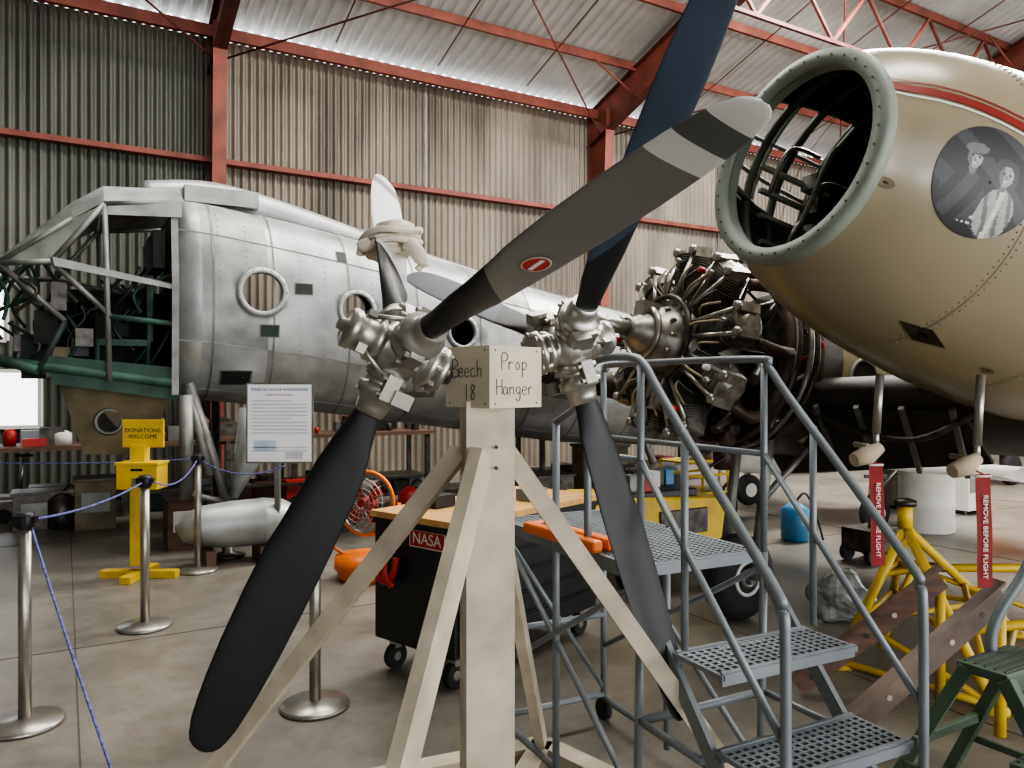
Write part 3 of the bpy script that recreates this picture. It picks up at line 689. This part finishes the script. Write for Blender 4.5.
def patch(s0,th0,rs,ra,m,off,k=28,rings=4,fn=None):
    v=[ap_(s0,th0,off)]
    for i in range(1,rings+1):
        for j in range(k):
            t=2*math.pi*j/k; s=s0+rs*i/rings*math.cos(t); v.append(ap_(s,th0+ra*i/rings*math.sin(t)/rad(s),off))
    fa=[(0,1+j,1+(j+1)%k) for j in range(k)]; ms=[(0,0)]*k
    for i in range(rings-1):
        for j in range(k):
            fa.append((1+i*k+j,1+i*k+(j+1)%k,1+(i+1)*k+(j+1)%k,1+(i+1)*k+j)); t=2*math.pi*(j+.5)/k; rr=(i+1.5)/rings; ms.append((rr*math.cos(t),rr*math.sin(t)))
    if not fn: b.add(v,fa,m,True)
    else:
        o=len(b.v); b.v+=v
        for q_,xy in zip(fa,ms): b.f.append([z_+o for z_ in q_]); b.m.append(b.mi(fn(*xy))); b.sm.append(True)
def strip(pts,wd_,m,off):
    v=[]
    for s,th in pts: v+=[ap_(s,th,off),ap_(s,th+wd_/rad(s),off)]
    b.add(v,[(2*i,2*i+2,2*i+3,2*i+1) for i in range(len(pts)-1)],m,True)
def stheta(u_,v_):
    best=None
    for i in range(0,60):
        for j in range(-70,90,1):
            s=i*.05; th=math.radians(j); p=ap_(s,th); e=(512+p.x/p.y*FPX-u_)**2+(384-(p.z-1.6)/p.y*FPX-v_)**2
            if (best is None or e<best[0]) : best=(e,s,th)
    return best[1],best[2]
s_a,t_a=stheta(884,88); s_b,t_b=stheta(1024,128)
pts=[(s_a+(s_b+.9-s_a)*k/16,t_a+(t_b-t_a)*k/16*(1+.9/(s_b-s_a))) for k in range(17)]
redst=M('stripe_dark_red','#7d2620',.35,0,.08,4)
strip(pts,.04,redst,.004); strip([(s,t+.055/rad(s)) for s,t in pts],.01,redst,.004); strip([(s,t-.022/rad(s)) for s,t in pts],.01,white,.004)
sd_,td_=stheta(993,185)
D=[M('photo_tone_%d'%i,h,.5,0,.12,30) for i,h in enumerate(('#1c1d20','#3a3b3e','#6a6a6a','#a5a39e','#d0cdc6'))]
def el(x,y,cx,cy,a,c2,rot=0):
    dx,dy=x-cx,y-cy; cr,sr=math.cos(rot),math.sin(rot); return ((dx*cr+dy*sr)/a)**2+((-dx*sr+dy*cr)/c2)**2<1
def portrait(x,y):
    for cx,cy,k,cap in ((-.38,.34,1.0,True),(.28,.2,1.05,False)):
        if cap and el(x,y,cx+.02,cy+.17,.21*k,.1*k,.15): return D[2]
        if cap and el(x,y,cx+.1,cy+.09,.2*k,.035,.1): return D[0]
        if not cap and (el(x,y,cx,cy+.15,.22*k,.13*k) or el(x,y,cx+.16,cy-.02,.09,.2) or el(x,y,cx-.17,cy-.02,.08,.18)) and not el(x,y,cx,cy-.02,.15,.19): return D[1]
        if el(x,y,cx-.055,cy+.03,.03,.018) or el(x,y,cx+.065,cy+.03,.03,.018): return D[0]
        if el(x,y,cx,cy-.1,.065,.022): return D[4] if abs(x-cx)<.05 else D[1]
        if el(x,y,cx+.0,cy-.03,.02,.04): return D[2]
        if el(x,y,cx,cy,.14*k,.19*k): return D[3] if x>cx-.05 else D[2]
        if el(x,y,cx,cy-.2,.07,.1): return D[2]
    if el(x,y,.3,-.5,.36,.46): 
        if abs(x-.3)<.05: return D[4]
        return D[3] if math.sin(x*26+y*9)>-.5 else D[2]
    if el(x,y,-.42,-.35,.4,.45): return D[1] if math.sin(x*14-y*6)>-.2 else D[0]
    if -.5<x<.2 and (abs(y+.66)<.03 or abs(y+.76)<.02) and math.sin(x*60)>-.6: return D[4]
    return D[0] if math.sin(x*5+y*7)<.4 else D[1]
patch(sd_,td_,.215,.215,D[0],.004,120,48,portrait)
so,to=stheta(879,180); patch(so,to,.035,.02,olive,.004)
for u_,v_,x_,y_,m in ((905,372,.15,.05,dkm),(985,375,.05,.02,olive)):
    s_,t_=stheta(u_,v_); patch(s_,t_,x_,y_,m,.004,4)
for s in (.62,1.25,1.9): b.loft([[ap_(x,2*math.pi*k/n,.002) for k in range(n)] for x in (s-.003,s+.003)],M('seam','#7a705e',.6),True,False)
for s in (.6,.64,1.22,1.28): 
    for k in range(60): b.box(ap_(s,-1.4+.045*k,.001),(.005,.005,.005),MATS['seam'],(AD,SE,UP))
EC=V((1.17,5.3,1.87)); EA=AD.copy()
nac=M('nacelle_dark','#4a453c',.6,.1,.4,4)  # darker brown than the cream middle section
b.rev(EC,EA,[(.7,.3),(.7,.54),(.74,.57),(.78,.54),(.95,.55)],nac,40)
b.rev(EC,EA,[(.95,.55),(1.3,.56),(1.6,.55)],cream,40,True,False)
b.rev(EC,EA,[(1.6,.55),(2.4,.42),(3.2,.2)],nac,40)
b.torus(EC+EA*.56,EA,.62,.02,engm,48); b.torus(EC+EA*.64,EA,.6,.02,dkm,48); b.torus(EC+EA*.46,EA,.6,.03,dkm,40)
for k in range(8):
    a_=k*math.pi/4+.2; q_=SE*math.cos(a_)+UP*math.sin(a_); q2=SE*math.cos(a_+.5)+UP*math.sin(a_+.5)
    b.tube(EC+EA*.5+q_*.45,EC+EA*.72+q2*.5,.018,engm); b.tube(EC+EA*.56+q_*.6,EC+EA*.72+q_*.52,.012,dkm)
for k in range(14):
    a_=k*.45; q_=SE*math.cos(a_)+UP*math.sin(a_); b.box(EC+EA*(.6+.03*(k%3))+q_*(.3+.04*(k%4)),(.1,.1,.12),[engm,dkm,blk,olive][k%4],(EA,q_,EA.cross(q_)))
b.torus(EC+EA*1.15+SE*.56,SE,.13,.012,grn,24); b.rev(EC+EA*1.15+SE*.53,SE,[(0,.12),(.03,.12)],dark,24)
wo=N0+AD*1.7-UP*.66
def wing(base,sp_,ch,th,zz):
    out=[]
    for k in range(24):
        t=2*math.pi*k/24; out.append(base+sp_+AD*(ch/2*(1-math.cos(t)))+Z*(zz+th/2*math.sin(t)*(1.25-.75*(1-math.cos(t))/2)))
    return out
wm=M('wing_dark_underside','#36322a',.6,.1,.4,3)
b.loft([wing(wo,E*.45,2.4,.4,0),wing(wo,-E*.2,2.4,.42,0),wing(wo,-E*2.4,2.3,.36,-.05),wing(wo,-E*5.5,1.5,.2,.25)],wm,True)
b.poly([wo-E*.3+AD*.1-Z*.1,wo-E*1.9+AD*.1-Z*.12,wo-E*1.9+AD*.5-Z*.55,wo-E*.3+AD*.4-Z*.35],wm,.02)
for k in range(6): b.beam(wo-E*(.3+.3*k)+AD*.0-Z*.12,wo-E*(.45+.3*k)+AD*.4-Z*.45,.03,.03,aluD)
b.path(smooth([wo+AD*.1-Z*.1-E*.2,wo+AD*.0-Z*.3-E*.5,wo+AD*.1-Z*.25-E*1.0,wo-Z*.1-E*1.4]),.02,dkm,8)
b.box(EC+EA*.75-Z*.35,(.5,.5,.5),dkm,(EA,E,Z))
gw=P(738,588,5.25); gw.z=.29
b.rev(gw-E*.09,E,[(0,.12),(0,.22),(.03,.28),(.09,.29),(.15,.28),(.18,.22),(.18,.12)],rubber,32); b.rev(gw-E*.08,E,[(0,.15),(.03,.13),(.13,.13),(.16,.15)],aluD,24)
b.torus(gw+E*.09,E,.11,.012,white,24); b.torus(gw+E*.09,E,.05,.02,engm,20)
b.tube(gw+E*.14,gw+E*.14+V((.2,.2,1.2)),.035,aluD); b.tube(gw-E*.14,gw-E*.14+V((.2,.2,1.2)),.035,aluD); b.tube(gw+E*.14+V((.05,.05,.5)),gw+V((.9,.5,1.1)),.025,aluD)
b.tube(gw-E*.14,gw+E*.14,.03,aluD)
for u_,v0,v1,d_ in ((880,384,440,3.35),(981,385,452,3.3)):
    a_=P(u_,v0-10,d_); c2_=P(u_-4,v1,d_-.0)
    b.path([a_,c2_+Z*.03],[.018,.017],steelb,10); b.path([c2_+Z*.05,c2_-V((.0,.0,.04))],.013,steelb,10)
    b.tube(c2_-V((.02,.05,.03)),c2_+V((-.02,.16,-.03)),.012,steelb)
b.done()
def flag(u_,v0,v1,w,d_,plug):
    b=B('remove_before_flight_flag')
    p=P(u_,v0,d_); L=(v1-v0)/FPX*d_; ww=w/FPX*d_; x=V((.98,.2,0)).normalized()
    v=[];nn=10
    for k in range(nn+1):
        c_=p-Z*L*k/nn+x*(.0012*k)+V((0,.003*math.sin(k*.9),0)); v+=[c_-x*ww/2,c_+x*ww/2]
    b.add(v,[(2*i,2*i+1,2*i+3,2*i+2) for i in range(nn)],ribr,True)
    pl=P(*plug,d_); b.path([pl+V((-.07,-.02,-.02)),pl+V((0,0,0)),pl+V((.06,.02,.03))],[.03,.04,.025],beige,12); b.path([pl,p],.004,ribr,5)
    b.path([p-Z*L*.02-x*ww/2,p-Z*L*.02+x*ww/2],.005,white,5)
    o=b.done()
    text('flag_text','REMOVE BEFORE FLIGHT',p-Z*L*.55+x*.006+V((0,-.008,0)),-Z,x,ww*.42,white,o)
flag(876,463,566,16,3.3,(868,455)); flag(983,474,588,18,3.2,(966,466))

# ---------------- radial engine
b=B('radial_engine')
e0=EC; ax=-AD
u=ax.cross(Z).normalized(); w2=u.cross(ax).normalized()
b.rev(e0,ax,[(-.45,.2),(-.42,.27),(-.2,.29),(-.12,.27),(-.1,.24),(.1,.24),(.12,.22),(.2,.19),(.3,.13),(.36,.1),(.4,.07),(.42,.06)],engm,36)
b.rev(e0,ax,[(.42,.045),(.56,.045),(.57,.03),(.66,.03)],steel,20); b.torus(e0+ax*.3,ax,.15,.02,steelb,30)
for k in range(12):
    q_=u*math.cos(k*.5236)+w2*math.sin(k*.5236); b.rev(e0+ax*.2+q_*.185,ax,[(0,.013),(.03,.013),(.035,.008)],steel,6,False)
b.torus(e0+ax*.17,ax,.26,.018,dkm,48)
ild=M('ignition_lead','#8c8168',.6)
for k in range(9):
    a_=math.pi/2+k*2*math.pi/9; q_=u*math.cos(a_)+w2*math.sin(a_); r_=ax.cross(q_)
    base=e0+q_*.22
    pr=[(0,.085)]
    for i in range(13): 
        h=.03+i*.014; pr+=[(h,.08),(h+.002,.108),(h+.005,.108),(h+.007,.08)]
    b.rev(base,q_,pr+[(.215,.08)],engm,24,False)
    pr=[(.215,.085)]
    for i in range(8):
        h=.22+i*.016; rr=.123-.003*i; pr+=[(h,.09),(h+.002,rr),(h+.006,rr),(h+.009,.09)]
    b.rev(base,q_,pr+[(.35,.08),(.375,.05)],engm,24,False)
    for sg in (-1,1):
        rb=base+q_*.35+r_*sg*.075+ax*.03
        b.box(rb,(.12,.055,.06),engm,((ax+q_*-.2).normalized(),r_,q_)); b.rev(rb+ax*.06,ax,[(0,.028),(.02,.028),(.025,.015)],steelb,12)
        b.tube(e0+q_*.23+ax*.16+r_*sg*.04,rb+ax*.05-q_*.02,.0135,steel,n=8)
        b.rev(e0+q_*.21+ax*.13+r_*sg*.04,(q_+ax*.3),[(0,.025),(.05,.02)],steelb,12)
        b.path(smooth([e0+q_*.27+ax*.1+r_*sg*.09,e0+q_*.36+ax*.17+r_*sg*.11,e0+q_*.46+ax*.12+r_*sg*.12]),.007,[ild,blk][k%2],6)
    if k in (1,3,4,7): b.rev(e0+q_*.47+ax*.13+r_*.06,ax,[(0,.018),(.035,.018),(.04,.01)],redp if k!=3 else white,12)
    b.path(smooth([e0+q_*.26+ax*.17+r_*.02,e0+q_*.38+ax*.2+r_*.0,e0+q_*.5+ax*.13]),.008,ild,6)
    b.rev(e0+q_*.5+ax*.15,-ax,[(0,.015),(.06,.015)],steel,8)
    b.path(smooth([e0-ax*.3+q_*.25+r_*.12,e0-ax*.25+q_*.42+r_*.13,e0-ax*.12+q_*.56+r_*.09]),.032,dkm,10)
    b.path(smooth([e0-ax*.08+q_*.54-r_*.09,e0-ax*.2+q_*.58-r_*.12,e0-ax*.32+q_*.56-r_*.1]),.036,exh,10)
b.torus(e0-ax*.34,ax,.54,.045,exh,48,10,0,2*math.pi*.93)
b.rev(e0-ax*.34-Z*.56,-Z,[(0,.07),(.15,.06)],exh,16)
for k in range(6):
    a_=k*1.047; q_=u*math.cos(a_)+w2*math.sin(a_); b.tube(e0-ax*.2+q_*.26,e0-ax*.52+q_*.45,.018,dkm)
    b.tube(e0-ax*.5+q_*.45,e0-ax*.3+(u*math.cos(a_+.6)+w2*math.sin(a_+.6))*.27,.012,dkm)
b.rev(e0-ax*.45,-ax,[(0,.2),(.1,.2),(.12,.12),(.2,.12)],dkm,24)
for k in range(14):
    a_=random.uniform(0,6.28); q_=u*math.cos(a_)+w2*math.sin(a_); p=e0-ax*random.uniform(.35,.5)+q_*random.uniform(.2,.5)
    b.box(p,(.08,.1,.09),random.choice([dkm,engm,blk,exh]),(ax,q_,ax.cross(q_)))
    b.path(smooth([p,p+V((random.uniform(-.15,.15),random.uniform(-.1,.1),-.12)),p+V((random.uniform(-.2,.2),0,-.22))]),.01,random.choice([dkm,blk,steelb,redp]),6)
b.box(e0+ax*.06-w2*.33,(.2,.12,.2),engm,(ax,u,w2))
b.box(e0+ax*.3+w2*.14,(.12,.09,.1),steelb,(ax,u,w2))
b.v=[EC+(p-EC)*1.12 for p in b.v]
b.done()

# ---------------- right foreground
b=B('yellow_jack_stand')
tp=P(905,527,4.3); ft=[V((1.85,4.35,.03)),V((3.2,4.9,.03)),V((2.35,3.75,.03)),V((2.6,5.3,.03))]
for q_ in ft: b.tube(tp,q_,.026,yel); b.rev(q_-Z*.03,Z,[(0,.07),(.02,.07),(.03,.03)],yel,16)
for i in range(4):
    for h in (.3,.65): b.tube(ft[i].lerp(tp,h),ft[(i+1)%4 if i!=1 else 3].lerp(tp,h),.016,yel)
b.tube(ft[0],ft[2],.02,yel); b.tube(ft[2],ft[1],.02,yel); b.tube(ft[0].lerp(tp,.3),ft[2],.018,yel); b.tube(ft[1].lerp(tp,.5),ft[2],.018,yel)
b.tube(tp,tp+Z*.12,.04,yel); b.rev(tp+Z*.12,Z,[(0,.06),(.03,.06),(.04,.03)],dkm,16)
b.tube(V((2.9,4.1,.03)),V((2.9,4.1,.35)),.02,yel); b.tube(V((2.3,3.9,.35)),V((3.4,4.2,.35)),.025,yel); b.tube(V((3.4,4.2,.35)),V((3.4,4.2,.03)),.02,yel)
b.tube(V((2.3,4.6,.5)),V((3.6,4.6,.5)),.025,yel); b.tube(V((2.4,4.6,.5)),V((2.2,4.6,.02)),.02,yel); b.tube(V((3.5,4.6,.5)),V((3.7,4.6,.02)),.02,yel); b.tube(V((2.4,4.6,.5)),V((3.7,4.6,.05)),.016,yel)
b.done()
b=B('loading_ramp')
for a_,c2_,m in ((V((1.46,3.95,.05)),P(940,578,3.9),woodd),(V((1.42,3.36,.05)),P(1000,594,3.5),railm)):
    b.beam(a_,c2_,.05,.1,m); d_=(c2_-a_).normalized(); nrm=d_.cross(Z).normalized()
    for k in range(0,9,2): p=a_.lerp(c2_,.1+.095*k); b.rev(p+nrm*.028,-nrm,[(0,.013),(.056,.013)],steelb if k%4 else blk,12)
    b.beam(a_+Z*.06,c2_+Z*.06,.07,.012,m); b.tube(c2_,V((c2_.x,c2_.y,0)),.025,yel)
b.done()
b=B('plastic_bag'); p=P(842,606,5.2); b.sphere((p.x,p.y,.17),.2,plas,24,(1,.8,.85),.5); b.done()
b=B('step_ladder')
lc=V((1.56,2.42,0))
for k,(z,w_,off) in enumerate(((.72,.3,.0),(.48,.36,.17),(.24,.42,.34))):
    b.box(lc+E*(off)+Z*z,(w_,.15,.03),ladg,(F,E,Z)); b.box(lc+E*(off+.07)+Z*(z-.015),(w_,.012,.05),ladg,(F,E,Z))
    for m_ in range(5): b.box(lc+E*(off-.06+.03*m_)+Z*(z+.017),(w_*.9,.008,.006),blk,(F,E,Z))
for i in (-1,1):
    b.beam(lc+F*i*.15+Z*.72+E*.07,lc+F*i*.24+E*.55,.025,.05,ladg); b.beam(lc+F*i*.14+Z*.72-E*.05,lc+F*i*.22-E*.4,.025,.04,ladg)
    b.beam(lc+F*i*.19+Z*.36-E*.22,lc+F*i*.2+Z*.36+E*.3,.015,.025,ladg)
for z in (.2,.45): b.beam(lc-F*.2-E*(.05+.35*(1-z/.72))+Z*z,lc+F*.2-E*(.05+.35*(1-z/.72))+Z*z,.02,.03,ladg)
b.done(.003)
b=B('stair_handrail')
g=[P(1045,520,2.5),P(1026,570,2.5),P(1000,612,2.5),P(991,640,2.5),P(996,668,2.5),P(1015,684,2.5),P(1060,705,2.5)]
b.path(smooth(g),.018,gstair,10); b.path([P(1060,705,2.5),V((P(1060,705,2.5).x,2.5,0))],.018,gstair,10); b.path([P(1045,520,2.5),P(1060,480,2.5),V((P(1060,705,2.5).x+.1,2.55,1.0)),V((P(1060,705,2.5).x+.1,2.55,0))],.018,gstair,10)
b.done()
b=B('light_airplane')
o=V((2.9,9.0,.95)); dr=V((-.9,-.4,.05)).normalized()
b.rev(o+dr*1.0,-dr,[(0,.02),(.08,.12),(.22,.18),(.25,.3),(.6,.38),(1.4,.42),(2.4,.36),(4,.16)],white,28)
b.rev(o+dr*1.03,-dr,[(0,.02),(.1,.13),(.26,.19)],bluep,24)
sdv=dr.cross(Z).normalized()
b.loft([[o-dr*.4+sdv*k_*x+V((0,0,-.2+.05*abs(k_)))+(-dr)*(q1) +Z*q2 for q1,q2 in((0,0),(.3,.09),(1.2,0),(.3,-.05))] for k_,x in((-1,2.6),(0,0),(1,2.6))],white,True)
for a_ in (o+dr*.55,o-dr*.7+sdv*1.0,o-dr*.7-sdv*1.0):
    g_=V((a_.x,a_.y,.2)); b.rev(g_-sdv*.06,sdv,[(0,.1),(0,.16),(.03,.2),(.09,.2),(.12,.16),(.12,.1)],rubber,24); b.rev(g_-sdv*.065,sdv,[(0,.09),(.13,.09)],white,16)
    b.tube(g_+sdv*.08,V((a_.x,a_.y,.8)),.025,white)
    b.tube(g_+V((0,0,.2)),V((a_.x+.4,a_.y,.85)),.02,steelb)
b.done()
b=B('light_airplane')
o=V((7.4,12.4,1.0)); b.rev(o,V((.9,.4,0)),[(-.6,.02),(-.5,.2),(0,.45),(1.5,.5),(3,.3)],orange,24); b.poly([o+V((-.3,0,.2)),o+V((.5,.1,.3)),o+V((.7,.1,1.0)),o+V((.3,0,1.0))],yel,.05)
b.rev(V((7.9,12.3,.25)),E,[(0,.2),(.02,.25),(.12,.25),(.14,.2)],rubber,20); b.tube((7.9,12.4,.25),(7.9,12.4,.9),.04,dkm)
b.loft([[o+F*.6+E*k_+Z*(-.2)+F*a_+Z*c_ for a_,c_ in ((0,0),(.3,.08),(1.3,0),(.3,-.05))] for k_ in (-3.5,3.5)],bluep,True)
b.done()
b=B('equipment_cabinet')
for u_,d_,sx,h,m in ((960,9.6,.35,.6,white),(900,9.9,.3,.8,aluD)):
    p=P(u_,400,d_); b.box((p.x,p.y,h/2+.05),(sx,.4,h),m,(F,E,Z)); b.box(V((p.x,p.y,h*.6))+E*.205,(sx*.8,.01,h*.3),aluD,(F,E,Z))
    for i in (-1,1): b.box(V((p.x,p.y,.025))+F*i*sx*.4,(.06,.3,.05),blk,(F,E,Z))
b.done(.005)
b=B('yellow_tow_cart')
o=P(645,510,6.4); o.z=0
b.loft([[o+F*x+E*.35+Z*z for x,z in((-.6,.3),(.55,.3),(.68,.5),(.6,.66),(-.55,.72),(-.65,.6))],[o+F*x-E*.35+Z*z for x,z in((-.6,.3),(.55,.3),(.68,.5),(.6,.66),(-.55,.72),(-.65,.6))]],yel,False)
b.box(o+Z*.71,(.7,.5,.06),blk,(F,E,Z)); b.box(o+F*.1+E*.36+Z*.5,(.5,.02,.2),dkm,(F,E,Z))
for k in range(7): b.box(o+F*(-.35+.11*k)+E*random.uniform(-.15,.15)+Z*.8,(.09,.12,.14),[dkm,aluD,redp,blk,white,olive,bluep][k],(F,E,Z))
for i in (-.4,.4):
    for j in (-.36,.3): b.rev(o+F*i+E*j+Z*.17,E,[(0,.1),(0,.15),(.02,.17),(.08,.17),(.1,.15)],rubber,20)
b.path(smooth([o-F*.6+Z*.3,o-F*1.0+Z*.4,o-F*1.2+Z*.8]),.02,blk,8); b.done(.01)
b=B('yellow_work_stand')
o=P(694,500,8.6); o.z=0
for i in(-.35,.35):
    for j in (-.2,.2): b.tube(o+F*i+E*j,o+F*i*.9+E*j+Z*.75,.018,yel)
for z in (.2,.4,.6,.75):
    for j in (-.2,.2): b.tube(o-F*.34+E*j+Z*z,o+F*.34+E*j+Z*z,.015,yel)
for z in (.3,.75): b.box(o+Z*z,(.66,.42,.02),yel,(F,E,Z))
b.done()
b=B('wall_poster')
for s,z,w_,h_,m in ((5.2,2.0,.5,.6,paper),(5.9,1.9,.45,.5,white),(4.4,2.0,.6,.4,bluep)):
    b.box(W(s,.25,z),(w_,.02,h_),m,(F,E,Z)); b.box(W(s,.27,z),(w_*.6,.01,h_*.5),M('poster_print','#8c98a5',.7,0,.4,12),(F,E,Z))
b.done()

# ---------------- lights
w=bpy.data.worlds.new('w'); bpy.context.scene.world=w; w.use_nodes=True
bg=w.node_tree.nodes['Background']; bg.inputs[0].default_value=(.93,.96,1,1); bg.inputs[1].default_value=3.8
def area(name,loc,tgt,size,sy,power,col=(1,1,1)):
    l=bpy.data.lights.new(name,'AREA'); l.shape='RECTANGLE'; l.size=size; l.size_y=sy; l.energy=power; l.color=col
    o=bpy.data.objects.new(name,l); bpy.context.collection.objects.link(o); o.location=loc
    o.rotation_euler=(V(tgt)-V(loc)).to_track_quat('-Z','Y').to_euler(); return o
area('roof_fill_1',W(3,5.5,8.3),W(3,5,0),12,1.5,1100,(1,.98,.94))  # added area lamp lifting the overall light; the roof has no opening here
area('roof_fill_2',W(9,6.5,8.4),W(9,6.5,0),6,2,1900,(1,.99,.96))  # added area lamp to brighten the right-hand floor, under closed roof
area('ridge_fill',W(2,11,9.6),W(3,9,0),6,2,650,(1,.97,.92))  # added overhead area lamp near the ridge, no fixture modelled
area('apron_fill',W(10,27,1.2),W(9,5,8),26,3,2300,(1,.98,.95))  # unseen lamp added outside, aimed up at the roof in place of apron bounce
try: bpy.context.scene.view_settings.look='AgX - Medium High Contrast'
except Exception: pass
cam=bpy.data.cameras.new('cam'); cam.lens=27.04; cam.sensor_width=36; cam.clip_start=.05
co=bpy.data.objects.new('camera',cam); bpy.context.collection.objects.link(co); co.location=(0,0,1.6); co.rotation_euler=(math.pi/2,0,0)
bpy.context.scene.camera=co
